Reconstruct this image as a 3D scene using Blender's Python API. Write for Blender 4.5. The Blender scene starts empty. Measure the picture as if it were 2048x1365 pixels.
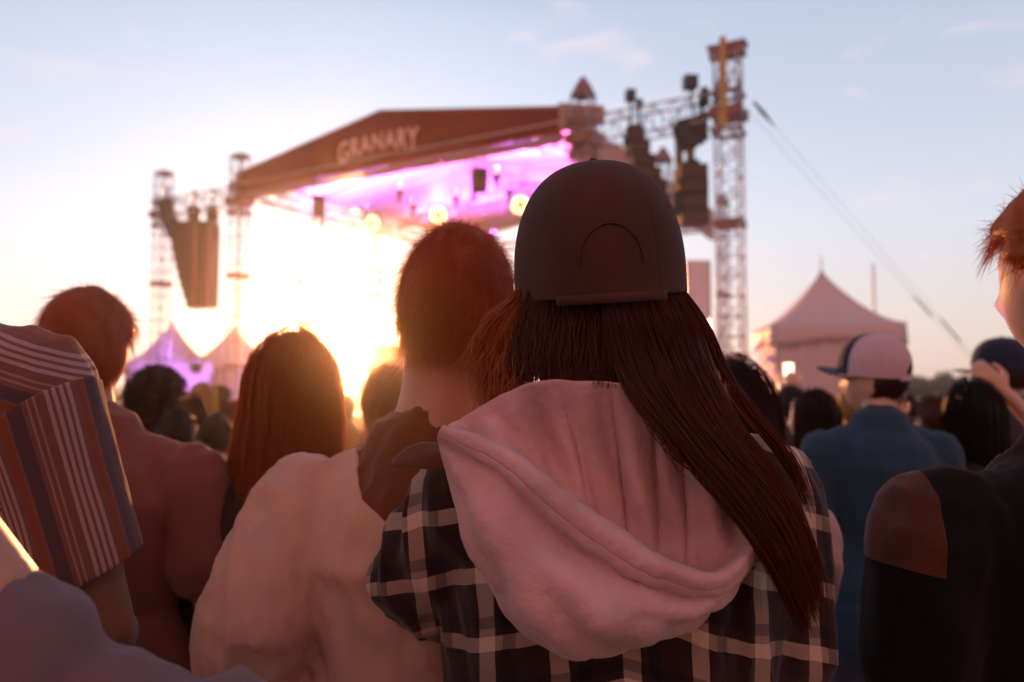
import bpy, bmesh, math, random
import numpy as np
from mathutils import Vector, Matrix, noise
random.seed(7); RNG = np.random.default_rng(11)
R = math.radians
S = bpy.context.scene
COL = S.collection

# ------------------------------------------------------------------ camera
F = 1536.0; CX, CY = 1024.0, 682.5; CAMZ = 1.5
PITCH = math.atan((770 - CY) / F)
cd = bpy.data.cameras.new('camera'); cam = bpy.data.objects.new('camera', cd); COL.objects.link(cam)
cd.sensor_width = 36; cd.lens = 36 * F / 2048; cd.clip_start = 0.02; cd.clip_end = 3000
cam.location = (0, 0, CAMZ); cam.rotation_euler = (math.pi / 2 + PITCH, 0, 0)
cd.dof.use_dof = True; cd.dof.focus_distance = 0.88; cd.dof.aperture_fstop = 3.1
S.camera = cam

# ------------------------------------------------------------------ light
SUN_AZ, SUN_EL = math.atan((704 - CX) / F), math.atan(88 / F)
w = bpy.data.worlds.new('World'); S.world = w; w.use_nodes = True
nt = w.node_tree; N = nt.nodes; L = nt.links; N.clear()
sky = N.new('ShaderNodeTexSky'); sky.sky_type = 'NISHITA'; sky.sun_disc = False
sky.sun_elevation = SUN_EL; sky.sun_rotation = SUN_AZ
sky.air_density = 1.0; sky.dust_density = 1.2; sky.ozone_density = 1.6; sky.altitude = 100
bg = N.new('ShaderNodeBackground'); bg.inputs[1].default_value = 0.13
out = N.new('ShaderNodeOutputWorld')
def wmath(op, a, b=None, c=None):
    n = N.new('ShaderNodeMath'); n.operation = op
    for i, v in enumerate((a, b, c)):
        if v is None: continue
        if isinstance(v, (int, float)): n.inputs[i].default_value = v
        else: L.new(v, n.inputs[i])
    return n.outputs[0]
def wmix(mode, fac, a, b):
    n = N.new('ShaderNodeMix'); n.data_type = 'RGBA'; n.blend_type = mode
    for s, v in ((n.inputs[0], fac), (n.inputs[6], a), (n.inputs[7], b)):
        if isinstance(v, (int, float)): s.default_value = v
        elif isinstance(v, tuple): s.default_value = (*v, 1)
        else: L.new(v, s)
    return n.outputs[2]
tc = N.new('ShaderNodeTexCoord'); sep = N.new('ShaderNodeSeparateXYZ'); L.new(tc.outputs['Generated'], sep.inputs[0])
gx, gy, gz_ = sep.outputs
# the whole evening sky: lilac blue overhead, milky and warm low down, rose in the east
elev = wmath('MAXIMUM', gz_, 0.0)
ramp = N.new('ShaderNodeValToRGB'); L.new(wmath('MULTIPLY', elev, 1.6), ramp.inputs[0])
cr = ramp.color_ramp
cr.elements[0].position = 0.0; cr.elements[0].color = (4.6, 3.5, 3.2, 1)
cr.elements[1].position = 1.0; cr.elements[1].color = (1.1, 1.3, 1.9, 1)
for p, c in ((0.12, (4.5, 3.9, 3.9)), (0.3, (4.1, 4.2, 4.8)), (0.70, (2.9, 3.3, 4.3))):
    e = cr.elements.new(p); e.color = (*c, 1)
col = wmix('MIX', 0.8, sky.outputs[0], ramp.outputs[0])
east = wmath('MULTIPLY', wmath('MAXIMUM', wmath('MULTIPLY', gy, -1.0), 0.0), 1.0)
col = wmix('MIX', wmath('MULTIPLY', east, 0.9), col, (5.2, 1.75, 1.25))
dt = N.new('ShaderNodeVectorMath'); dt.operation = 'DOT_PRODUCT'; L.new(tc.outputs['Generated'], dt.inputs[0])
dt.inputs[1].default_value = (math.sin(SUN_AZ) * math.cos(SUN_EL), math.cos(SUN_AZ) * math.cos(SUN_EL), math.sin(SUN_EL))
col = wmix('ADD', wmath('POWER', wmath('MAXIMUM', dt.outputs['Value'], 0.0), 14.0), col, (1.3, 1.6, 2.1))   # pale aureole of the low sun
# faint wisps of cloud
mp = N.new('ShaderNodeMapping'); L.new(tc.outputs['Generated'], mp.inputs[0]); mp.inputs['Scale'].default_value = (5, 5, 16)
nz = N.new('ShaderNodeTexNoise'); L.new(mp.outputs[0], nz.inputs[0]); nz.inputs['Scale'].default_value = 1.6; nz.inputs['Detail'].default_value = 6; nz.inputs['Distortion'].default_value = 0.6
cm = wmath('MULTIPLY', wmath('MAXIMUM', wmath('SUBTRACT', nz.outputs[0], 0.6), 0.0), 3.2)
col = wmix('MIX', wmath('MINIMUM', cm, 0.45), col, (4.9, 4.1, 4.3))
L.new(col, bg.inputs[0]); L.new(bg.outputs[0], out.inputs[0])

sd = bpy.data.lights.new('sun', 'SUN'); sun = bpy.data.objects.new('sun', sd); COL.objects.link(sun)
sd.energy = 5.0; sd.angle = R(0.5); sd.color = (1.0, 0.36, 0.115)
svec = Vector((math.sin(SUN_AZ) * math.cos(SUN_EL), math.cos(SUN_AZ) * math.cos(SUN_EL), math.sin(SUN_EL)))
sun.rotation_euler = svec.to_track_quat('Z', 'Y').to_euler(); sun.location = (0, 0, 40)

S.view_settings.view_transform = 'Standard'; S.view_settings.look = 'None'
S.view_settings.exposure = 0.66; S.view_settings.gamma = 1
S.cycles.use_denoising = True
S.cycles.max_bounces = 8; S.cycles.volume_bounces = 0; S.cycles.sample_clamp_indirect = 6

# ------------------------------------------------------------------ helpers
def at(px, py, Y):
    dx = (px - CX) / F; dy = (CY - py) / F
    d = Vector((dx, math.cos(PITCH) - dy * math.sin(PITCH), math.sin(PITCH) + dy * math.cos(PITCH)))
    return Vector((0, 0, CAMZ)) + d * (Y / d.y)
def ground_z(Y): return -0.027 * (min(max(Y, 1.0), 16.0) - 1.0)

class MB:
    """collects vertices and faces of one mesh"""
    def __init__(s): s.V = []; s.Fc = []; s.P = []; s.cut = []
    def add(s, V, Fc, P=None):
        b = len(s.V); s.cut.append((b, len(s.Fc))); s.V += [tuple(v) for v in V]; s.Fc += [tuple(i + b for i in f) for f in Fc]
        s.P += [tuple(p) for p in P] if P is not None else [(0, 0, 0)] * len(V)
    def box(s, c, size, rot=None):
        c = Vector(c); h = Vector(size) * 0.5; M = rot if rot is not None else Matrix.Identity(3)
        V = [c + M @ Vector((x * h.x, y * h.y, z * h.z)) for x in (-1, 1) for y in (-1, 1) for z in (-1, 1)]
        s.add(V, [(0, 1, 3, 2), (4, 6, 7, 5), (0, 4, 5, 1), (2, 3, 7, 6), (0, 2, 6, 4), (1, 5, 7, 3)])
    def tube(s, pts, rad, n=14, side=(1, 0, 0), cap=True, flat=False):
        """loft of elliptic rings along pts; rad: list of r or (rx, ry); rounded ends"""
        pts = [Vector(p) for p in pts]; rad = [r if isinstance(r, tuple) else (r, r) for r in rad]
        K = len(pts); T = []
        for i in range(K):
            t = pts[min(i + 1, K - 1)] - pts[max(i - 1, 0)]; T.append(t.normalized() if t.length > 1e-9 else Vector((0, 0, 1)))
        rings = []
        def mk(c, t, r):
            sd_ = Vector(side); a = sd_ - t * sd_.dot(t)
            if a.length < 0.15: a = Vector((0, 1, 0)) - t * t.y
            a.normalize(); b = t.cross(a)
            return [c + a * (r[0] * math.cos(2 * math.pi * k / n)) + b * (r[1] * math.sin(2 * math.pi * k / n)) for k in range(n)]
        if cap and not flat:
            m = min(rad[0])
            for q in (0.95, 0.6): rings.append(mk(pts[0] - T[0] * (m * q), T[0], tuple(x * math.sqrt(1 - q * q) for x in rad[0])))
        for i in range(K): rings.append(mk(pts[i], T[i], rad[i]))
        if cap and not flat:
            m = min(rad[-1])
            for q in (0.6, 0.95): rings.append(mk(pts[-1] + T[-1] * (m * q), T[-1], tuple(x * math.sqrt(1 - q * q) for x in rad[-1])))
        V = [p for r_ in rings for p in r_]; Fc = []; P = []
        for i in range(len(rings)):
            for k in range(n): P.append((k / n, i / max(1, len(rings) - 1), 0))
        for i in range(len(rings) - 1):
            for k in range(n):
                Fc.append((i * n + k, i * n + (k + 1) % n, (i + 1) * n + (k + 1) % n, (i + 1) * n + k))
        if cap:
            Fc.append(tuple(range(n - 1, -1, -1))); b = (len(rings) - 1) * n; Fc.append(tuple(b + k for k in range(n)))
        s.add(V, Fc, P)
    def bar(s, a, b, r, n=6): s.tube([a, b], [r, r], n=n, flat=True)
    def grid(s, G, P=None, closed=False):
        """G: rows of points"""
        nr, ncn = len(G), len(G[0]); V = [p for row in G for p in row]; Fc = []
        for i in range(nr - 1):
            for j in range(ncn if closed else ncn - 1):
                j2 = (j + 1) % ncn
                Fc.append((i * ncn + j, i * ncn + j2, (i + 1) * ncn + j2, (i + 1) * ncn + j))
        s.add(V, Fc, P)
    def mesh(s, name):
        me = bpy.data.meshes.new(name); me.from_pydata(s.V, [], s.Fc); me.update()
        if any(p != (0, 0, 0) for p in s.P[:50] + s.P[-50:]):
            a = me.attributes.new('pat', 'FLOAT_VECTOR', 'POINT'); a.data.foreach_set('vector', np.array(s.P, 'f').ravel())
        return me
    def split(s):
        """groups of far-apart pieces, each as a collector of its own"""
        n = len(s.cut); ends = s.cut[1:] + [(len(s.V), len(s.Fc))]; bx = []
        for (a, _), (b, _) in zip(s.cut, ends):
            v = np.array(s.V[a:b], float); bx.append((v.min(0), v.max(0)))
        comp = list(range(n))
        def find(i):
            while comp[i] != i: i = comp[i]
            return i
        for i in range(n):
            for j in range(i + 1, n):
                g = np.maximum(0, np.maximum(bx[i][0] - bx[j][1], bx[j][0] - bx[i][1])); sz = max((bx[i][1] - bx[i][0]).max(), (bx[j][1] - bx[j][0]).max())
                if np.linalg.norm(g) <= max(0.02, 0.45 * sz): comp[find(j)] = find(i)
        out_ = {}
        for i in range(n):
            m = out_.setdefault(find(i), MB()); (a, fa), (b, fb) = s.cut[i], ends[i]
            m.add(s.V[a:b], [tuple(q - a for q in f) for f in s.Fc[fa:fb]], s.P[a:b])
        return list(out_.values())
    def build(s, name, mat, parent=None, smooth=True):
        if 1 < len(s.cut) <= 60 and parent is not None:
            ms = s.split()
            if len(ms) > 1: return [m.build(name, mat, parent, smooth) for m in ms][0]
        me = s.mesh(name); me.materials.append(mat)
        if smooth: me.polygons.foreach_set('use_smooth', [True] * len(me.polygons))
        return link(name, me, parent)
def link(name, data, parent=None):
    o = bpy.data.objects.new(name, data); COL.objects.link(o)
    if parent is not None: o.parent = parent
    return o
def tag(o, label=None, cat=None, group=None, kind=None):
    for k, v in (('label', label), ('category', cat), ('group', group), ('kind', kind)):
        if v: o[k] = v
    return o
def empty(name, loc, label=None, cat=None, group=None, rz=0):
    o = bpy.data.objects.new(name, None); COL.objects.link(o); o.location = loc; o.rotation_euler = (0, 0, rz); o.empty_display_size = 0.1
    return tag(o, label, cat, group)
def copy_tree(o, parent=None):
    c = o.copy(); COL.objects.link(c)
    if parent is not None: c.parent = parent
    for ch in list(o.children): copy_tree(ch, c)
    return c
def evaluated(me, mods, name):
    """run modifiers on a mesh, return the resulting mesh"""
    o = bpy.data.objects.new('tmp', me); COL.objects.link(o)
    for typ, kw in mods:
        m = o.modifiers.new('m', typ)
        for k, v in kw.items(): setattr(m, k, v)
    dg = bpy.context.evaluated_depsgraph_get(); r = bpy.data.meshes.new_from_object(o.evaluated_get(dg)); r.name = name
    bpy.data.objects.remove(o); bpy.data.meshes.remove(me); return r
def fuse(name, mb, mat, parent=None, voxel=0.011, smooth=4, fold=None, detail=None):
    me = evaluated(mb.mesh(name), [('REMESH', dict(mode='VOXEL', voxel_size=voxel)), ('SMOOTH', dict(factor=0.5, iterations=smooth))], name)
    if fold: wrinkle(me, *fold)
    me.polygons.foreach_set('use_smooth', [True] * len(me.polygons)); me.materials.clear(); me.materials.append(mat)
    return link(name, me, parent)
def wrinkle(me, amp, freq, seed=0, stretch=(1, 1, 0.4)):
    n = len(me.vertices); co = np.empty(n * 3, 'f'); me.vertices.foreach_get('co', co); co = co.reshape(-1, 3)
    no = np.empty(n * 3, 'f'); me.vertex_normals.foreach_get('vector', no); no = no.reshape(-1, 3)
    d = np.empty(n)
    for i in range(n):
        p = Vector((co[i, 0] * freq * stretch[0] + seed, co[i, 1] * freq * stretch[1], co[i, 2] * freq * stretch[2]))
        q = p + Vector((0.8 * noise.noise(p * 0.6), 0, 1.1 * p.x)); d[i] = 0.6 - 2.2 * abs(noise.noise(q)) + 0.7 * (0.4 - abs(noise.noise(q * 2.2))) + 0.25 * noise.noise(p * 5)
    co += no * (d * amp)[:, None]; me.vertices.foreach_set('co', co.astype('f').ravel()); me.update()
def strands_mesh(name, Pn, rad, mat, parent=None, extra=None):
    """Pn (n,k,3) strand points, rad (k,) taper"""
    n, k, _ = Pn.shape
    T = np.gradient(Pn, axis=1); T /= np.linalg.norm(T, axis=2, keepdims=True) + 1e-9
    A = np.cross(T, np.array([0.31, 0.5, 0.81])); A /= np.linalg.norm(A, axis=2, keepdims=True) + 1e-9
    B = np.cross(T, A); V = []
    rr = np.asarray(rad).reshape(1, k, 1)
    for q in range(3):
        a = 2 * math.pi * q / 3; V.append(Pn + rr * (A * math.cos(a) + B * math.sin(a)))
    V = np.stack(V, 2).reshape(-1, 3)
    idx = np.arange(n * k * 3).reshape(n, k, 3); Q = []
    for q in range(3):
        q2 = (q + 1) % 3
        Q.append(np.stack([idx[:, :-1, q], idx[:, :-1, q2], idx[:, 1:, q2], idx[:, 1:, q]], -1).reshape(-1, 4))
    Q = np.concatenate(Q); eF = []
    if extra is not None:
        b = len(V); V = np.concatenate([V, np.array(extra.V, float)]); eF = [tuple(i + b for i in f) for f in extra.Fc]
    loops = np.concatenate([Q.ravel()] + ([np.array([i for f in eF for i in f])] if eF else []))
    sizes = np.concatenate([np.full(len(Q), 4)] + ([np.array([len(f) for f in eF])] if eF else []))
    me = bpy.data.meshes.new(name); me.vertices.add(len(V)); me.vertices.foreach_set('co', V.astype('f').ravel())
    me.loops.add(len(loops)); me.loops.foreach_set('vertex_index', loops.astype('i'))
    me.polygons.add(len(sizes)); me.polygons.foreach_set('loop_start', np.concatenate([[0], np.cumsum(sizes)[:-1]]).astype('i'))
    me.polygons.foreach_set('use_smooth', np.ones(len(sizes), bool)); me.update(calc_edges=True); me.validate()
    me.materials.append(mat); return link(name, me, parent)
def catmull(ctrl, n):
    """(k,d) control points -> (n,d)"""
    c = np.asarray(ctrl, float); k = len(c); c = np.concatenate([[2 * c[0] - c[1]], c, [2 * c[-1] - c[-2]]])
    t = np.linspace(0, k - 1 - 1e-6, n); i = t.astype(int); f = (t - i).reshape((-1,) + (1,) * (c.ndim - 1))
    p0, p1, p2, p3 = c[i], c[i + 1], c[i + 2], c[i + 3]
    return 0.5 * (2 * p1 + (p2 - p0) * f + (2 * p0 - 5 * p1 + 4 * p2 - p3) * f ** 2 + (3 * p1 - p0 - 3 * p2 + p3) * f ** 3)

# ------------------------------------------------------------------ materials
def new_mat(name):
    m = bpy.data.materials.new(name); m.use_nodes = True; return m, m.node_tree.nodes, m.node_tree.links, m.node_tree.nodes['Principled BSDF']
def mnode(m, typ, **kw):
    n = m.node_tree.nodes.new(typ)
    for k, v in kw.items(): setattr(n, k, v)
    return n
def mcalc(m, op, a, b=None, c=None):
    n = mnode(m, 'ShaderNodeMath', operation=op)
    for i, v in enumerate((a, b, c)):
        if v is None: continue
        if isinstance(v, (int, float)): n.inputs[i].default_value = v
        else: m.node_tree.links.new(v, n.inputs[i])
    return n.outputs[0]
def mmix(m, fac, a, b, mode='MIX'):
    n = mnode(m, 'ShaderNodeMix', data_type='RGBA', blend_type=mode)
    for s, v in ((n.inputs[0], fac), (n.inputs[6], a), (n.inputs[7], b)):
        if isinstance(v, (int, float)): s.default_value = v
        elif isinstance(v, tuple): s.default_value = (*v, 1)
        else: m.node_tree.links.new(v, s)
    return n.outputs[2]
def obj_noise(m, scale, detail=4, mapping=None):
    t = mnode(m, 'ShaderNodeTexCoord'); n = mnode(m, 'ShaderNodeTexNoise'); n.inputs['Scale'].default_value = scale; n.inputs['Detail'].default_value = detail
    src = t.outputs['Object']
    if mapping:
        q = mnode(m, 'ShaderNodeMapping'); q.inputs['Scale'].default_value = mapping; m.node_tree.links.new(src, q.inputs[0]); src = q.outputs[0]
    m.node_tree.links.new(src, n.inputs['Vector']); return n.outputs[0]
def finish(m, P, colour, bump=None, strength=0.3, dist=0.002, translucent=0.0, tcol=None):
    Lk = m.node_tree.links
    if isinstance(colour, tuple): P.inputs['Base Color'].default_value = (*colour, 1)
    else: Lk.new(colour, P.inputs['Base Color'])
    if bump is not None:
        b = mnode(m, 'ShaderNodeBump'); b.inputs['Strength'].default_value = strength; b.inputs['Distance'].default_value = dist
        Lk.new(bump, b.inputs['Height']); Lk.new(b.outputs[0], P.inputs['Normal'])
    if translucent:
        tr = mnode(m, 'ShaderNodeBsdfTranslucent'); mx = mnode(m, 'ShaderNodeMixShader'); mx.inputs[0].default_value = translucent
        c = tcol or colour
        if isinstance(c, tuple): tr.inputs[0].default_value = (*c, 1)
        else: Lk.new(c, tr.inputs[0])
        Lk.new(P.outputs[0], mx.inputs[1]); Lk.new(tr.outputs[0], mx.inputs[2])
        Lk.new(mx.outputs[0], m.node_tree.nodes['Material Output'].inputs[0])
    return m
def fabric(name, c, var=0.18, rough=0.9, sheen=0.25, trans=0.12, weave=900, mottled=14, crease=0.45):
    m, Nn, Lk, P = new_mat(name); P.inputs['Roughness'].default_value = rough; P.inputs['Sheen Weight'].default_value = sheen; P.inputs['Sheen Roughness'].default_value = 0.5
    P.inputs['Specular IOR Level'].default_value = 0.15
    n1 = obj_noise(m, mottled, 5); n2 = obj_noise(m, weave, 2)
    colr = mmix(m, n1, tuple(x * (1 - var) for x in c), tuple(min(1, x * (1 + var)) for x in c))
    cr_ = obj_noise(m, 7.5, 3, (1, 1, 0.55)); cr_ = mcalc(m, 'POWER', mcalc(m, 'SUBTRACT', 1.0, mcalc(m, 'ABSOLUTE', mcalc(m, 'SUBTRACT', mcalc(m, 'MULTIPLY', cr_, 2.0), 1.0))), 3.0)
    return finish(m, P, colr, mcalc(m, 'ADD', mcalc(m, 'ADD', mcalc(m, 'MULTIPLY', n1, 0.5), mcalc(m, 'MULTIPLY', n2, 0.16)), mcalc(m, 'MULTIPLY', cr_, 1.0 * crease)), 0.6, 0.010, trans)
def metal(name, c, rough=0.45, met=0.8):
    m, Nn, Lk, P = new_mat(name); P.inputs['Metallic'].default_value = met; P.inputs['Roughness'].default_value = rough
    n = obj_noise(m, 9, 4); return finish(m, P, mmix(m, n, tuple(x * 0.75 for x in c), tuple(min(1, x * 1.15) for x in c)))
def plain(name, c, rough=0.6, var=0.12, scale=8, trans=0.0):
    m, Nn, Lk, P = new_mat(name); P.inputs['Roughness'].default_value = rough
    n = obj_noise(m, scale, 5); return finish(m, P, mmix(m, n, tuple(x * (1 - var) for x in c), tuple(min(1, x * (1 + var)) for x in c)), n, 0.15, 0.003, trans)
def emit(name, c, s):
    m, Nn, Lk, P = new_mat(name); P.inputs['Base Color'].default_value = (*c, 1); P.inputs['Emission Color'].default_value = (*c, 1); P.inputs['Emission Strength'].default_value = s; return m
def skin_mat(name, c):
    m, Nn, Lk, P = new_mat(name); P.inputs['Roughness'].default_value = 0.5; P.inputs['Sheen Weight'].default_value = 0.15
    P.inputs['Subsurface Weight'].default_value = 0.12; P.inputs['Subsurface Radius'].default_value = (0.012, 0.005, 0.003)
    n = obj_noise(m, 22, 5); n2 = obj_noise(m, 260, 3)
    return finish(m, P, mmix(m, n, tuple(x * 0.85 for x in c), tuple(min(1, x * 1.12) for x in c)), n2, 0.12, 0.001)
def hair_mat(name, c, trans=0.55, glow=None):
    m, Nn, Lk, P = new_mat(name); P.inputs['Roughness'].default_value = 0.42; P.inputs['Specular IOR Level'].default_value = 0.45
    n = obj_noise(m, 120, 3, (1, 1, 0.06)); colr = mmix(m, n, tuple(x * 0.55 for x in c), tuple(min(1, x * 1.5) for x in c))
    return finish(m, P, colr, None, translucent=trans, tcol=glow or tuple(min(0.97, x * 5.5 + 0.015) for x in c))
def stripes_expr(m, coord, period, bands):
    """1 inside the bands [(start, end)] of a repeating period"""
    f = mcalc(m, 'FRACT', mcalc(m, 'DIVIDE', coord, period)); tot = None
    for a, b in bands:
        q = mcalc(m, 'MULTIPLY', mcalc(m, 'GREATER_THAN', f, a), mcalc(m, 'LESS_THAN', f, b)); tot = q if tot is None else mcalc(m, 'ADD', tot, q)
    return tot

M = {}
M['alu'] = metal('aluminium', (0.62, 0.60, 0.62), 0.35, 0.7)
M['rust'] = metal('red_steel', (0.27, 0.12, 0.10), 0.5, 0.2)
M['yellow'] = plain('yellow_paint', (0.48, 0.30, 0.05), 0.5)
M['black'] = plain('black_paint', (0.022, 0.018, 0.018), 0.5)
M['cabinet'] = plain('speaker_black', (0.03, 0.022, 0.02), 0.7)
M['grille'] = plain('speaker_grille', (0.06, 0.035, 0.028), 0.6)
M['banner'] = plain('banner_vinyl', (0.22, 0.030, 0.014), 0.7, 0.1, 1.5, 0.12)
M['banner'].node_tree.nodes['Principled BSDF'].inputs['Specular IOR Level'].default_value = 0.05
M['letter'] = plain('banner_lettering', (0.92, 0.56, 0.46), 0.6)
M['canopy'] = plain('canopy_vinyl', (0.74, 0.70, 0.72), 0.5, 0.06, 2, 0.12)
M['tent'] = plain('tent_vinyl', (0.80, 0.68, 0.69), 0.55, 0.06, 1.4, 0.3)
M['tan'] = plain('tan_fabric', (0.50, 0.33, 0.27), 0.7, 0.2, 5, 0.2)
M['deck'] = plain('stage_deck', (0.06, 0.045, 0.045), 0.6)
M['strap'] = plain('dark_strap', (0.03, 0.04, 0.04), 0.6)
M['eyewhite'] = plain('eye_white', (0.7, 0.66, 0.62), 0.2)
M['phone'] = plain('phone_glass', (0.03, 0.03, 0.035), 0.15)
M['jeans'] = fabric('denim', (0.035, 0.045, 0.075)); M['trousers'] = fabric('dark_trousers', (0.03, 0.028, 0.03))
M['shoe'] = plain('shoe_rubber', (0.12, 0.11, 0.10), 0.6)

# ------------------------------------------------------------------ setting: ground, far trees
def grass_mat():
    m, Nn, Lk, P = new_mat('trampled_grass'); P.inputs['Roughness'].default_value = 0.95
    a = obj_noise(m, 0.7, 6); b = obj_noise(m, 30, 4)
    c = mmix(m, a, (0.045, 0.06, 0.02), (0.13, 0.10, 0.05)); c = mmix(m, mcalc(m, 'MULTIPLY', b, 0.6), c, (0.05, 0.045, 0.02))
    return finish(m, P, c, b, 0.6, 0.03)
gm = MB(); xs = [-92, -60, -40, -15, -6, 0, 6, 15, 40, 60, 92]; ys = [-14, -3, 1, 4, 8, 12, 16, 30, 60, 94]
gm.grid([[(x, y, ground_z(y)) for x in xs] for y in ys]); tag(gm.build('ground', grass_mat()), kind='structure')
def leaf_mat(name, c):
    m, Nn, Lk, P = new_mat(name); P.inputs['Roughness'].default_value = 0.8; n = obj_noise(m, 0.8, 3)
    return finish(m, P, mmix(m, n, tuple(x * 0.6 for x in c), tuple(x * 1.4 for x in c)), translucent=0.2)
M['leaf'] = leaf_mat('far_leaves', (0.05, 0.06, 0.025)); M['bark'] = plain('bark', (0.07, 0.05, 0.035), 0.9)

# ------------------------------------------------------------------ the stage frame of reference (its front line and depth)
PR = Vector((4.89, 17.03, 0)); UF = Vector((-17.45, 10.3, 0)); ULEN = UF.length; UD = UF.normalized(); ND = Vector((-UD.y, UD.x, 0))
if ND.y < 0: ND = -ND
SZ = -0.405                       # level of the field at the stage
def st(t, s, z): return PR + UF * t + ND * s + Vector((0, 0, z))
ROT = Matrix((UD, ND, Vector((0, 0, 1)))).transposed()   # local (along front, depth, up) -> world
def truss(mb, a, b, wd, bays, r=0.025, rb=0.014, up=None, n=6):
    a = Vector(a); b = Vector(b); t = (b - a).normalized(); s = (UD if abs(t.z) > 0.7 else Vector((0, 0, 1))); s = (s - t * s.dot(t)).normalized(); q = t.cross(s)
    C = [(-1, -1), (1, -1), (1, 1), (-1, 1)]; off = [s * (x * wd / 2) + q * (y * wd / 2) for x, y in C]
    for o in off: mb.bar(a + o, b + o, r, n)
    for i in range(bays):
        p0 = a + (b - a) * (i / bays); p1 = a + (b - a) * ((i + 1) / bays)
        for k in range(4):
            o1, o2 = off[k], off[(k + 1) % 4]
            if i % 2: o1, o2 = o2, o1
            mb.bar(p0 + o1, p1 + o2, rb, 4); mb.bar(p1 + off[k], p1 + off[(k + 1) % 4], rb, 4)

def tower(loc, top, head, label, wd=0.46, grp='lattice towers carrying the stage roof'):
    t = empty('truss_tower', loc, label, 'tower', grp); l0 = Vector((0, 0, 0))
    m = MB(); truss(m, (0, 0, 0.25), (0, 0, top), wd, int(top / 0.45)); m.build('mast', M['alu'], t)
    b = MB(); b.box((0, 0, 0.1), (1.1, 1.1, 0.2), ROT)
    for k in range(4):
        a = math.pi / 4 + k * math.pi / 2; b.bar((0.3 * math.cos(a), 0.3 * math.sin(a), 0.15), (1.2 * math.cos(a), 1.2 * math.sin(a), 0.05), 0.05)
    b.build('base_frame', M['rust'], t)
    h = MB()
    if head == 'tee':
        h.box((0, 0, top + 0.12), (0.78, 0.3, 0.24), ROT); h.box((0, 0, top + 0.27), (0.86, 0.36, 0.06), ROT)
    elif head == 'cone':
        h.tube([(0, 0, top + 0.02), (0, 0, top + 0.25), (0, 0, top + 0.5)], [0.33, 0.22, 0.06], 8, flat=True)
    else: h.box((0, 0, top + 0.06), (0.5, 0.4, 0.12), ROT)
    h.build('head_block', M['rust'], t, smooth=False)
    sl = MB(); zz = 7.6 - SZ
    if head == 'tee' or wd > 0.44:
        for (dx, dz, sx, szz) in ((0, 0, 0.75, 0.5), (0, 0.45, 0.6, 0.16), (0, -0.42, 0.62, 0.14)): 
            for sg in (-1, 1): sl.box(ROT @ Vector((dx, sg * (wd / 2 + 0.05), zz + dz)), (sx, 0.05, szz * 0.5), ROT); sl.box(ROT @ Vector((sg * (wd / 2 + 0.05), dx, zz + dz)), (0.05, sx, szz * 0.5), ROT)
        for q in range(7):
            a = q / 7 * 2 * math.pi; sl.bar((0.36 * math.cos(a), 0.36 * math.sin(a), zz - 0.5), (0.3 * math.cos(a + 1), 0.3 * math.sin(a + 1), zz + 0.75), 0.025)
        sl.build('sleeve_block', M['rust'], t, smooth=False)
    k = MB()
    for zq in (2.6, 5.6): k.box((0, 0, zq - SZ - 0.5), (wd + 0.1, wd + 0.1, 0.16), ROT)
    k.build('joint_collar', M['rust'], t, smooth=False)
    return t
TOPZ = 9.15 - SZ
tR = tower(st(0, 0, SZ), TOPZ - 0.25, 'tee', 'tall lattice tower with yellow ladder rail right of the speakers', 0.5)
y_ = MB(); y_.box(ROT @ Vector((0.02, -0.31, TOPZ - 0.75)), (0.13, 0.07, 1.75), ROT); y_.box(ROT @ Vector((0.05, -0.32, TOPZ - 1.75)), (0.2, 0.08, 0.3), ROT); y_.build('ladder_rail', M['yellow'], tR, smooth=False)
tower(st(0.178, 0, SZ), TOPZ - 0.45, 'cone', 'lattice tower with cone top behind the right end of the banner')
tower(st(0.80, 0, SZ), TOPZ - 0.1, 'cap', 'lattice tower behind the low left end of the banner')
tower(st(1.0, 0, SZ), TOPZ - 0.1, 'cap', 'outermost lattice tower left of the hanging speaker column')
tower(st(0.19, 6.6, SZ), TOPZ - 0.4, 'cone', 'roof tower between the two black speaker columns', 0.4)
tower(st(0.19, 13.6, SZ), TOPZ - 0.4, 'cone', 'rear roof tower just left of the tall tower', 0.4)
tower(st(0.79, 6.6, SZ), TOPZ - 0.6, 'cap', 'middle tower on the open left side of the stage', 0.4)
tower(st(0.79, 13.6, SZ), TOPZ - 0.6, 'cap', 'rear tower on the open left side of the stage', 0.4)

stage = empty('stage', st(0.5, 0, SZ), 'concert stage with dark gabled banner and pink lit canopy', 'stage')
SL = Vector(stage.location)
def sp(t, s, z): return st(t, s, z) - SL
d = MB(); d.box(sp(0.5, 7, 0.46), (12.6, 13.4, 0.24), ROT); d.build('deck', M['deck'], stage, smooth=False)
d = MB(); d.box(sp(0.5, 0.36, -0.04), (12.5, 0.04, 0.74), ROT); d.box(sp(0.5, 13.6, -0.04), (12.5, 0.04, 0.74), ROT)
d.build('deck_skirt', M['black'], stage, smooth=False)
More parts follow.
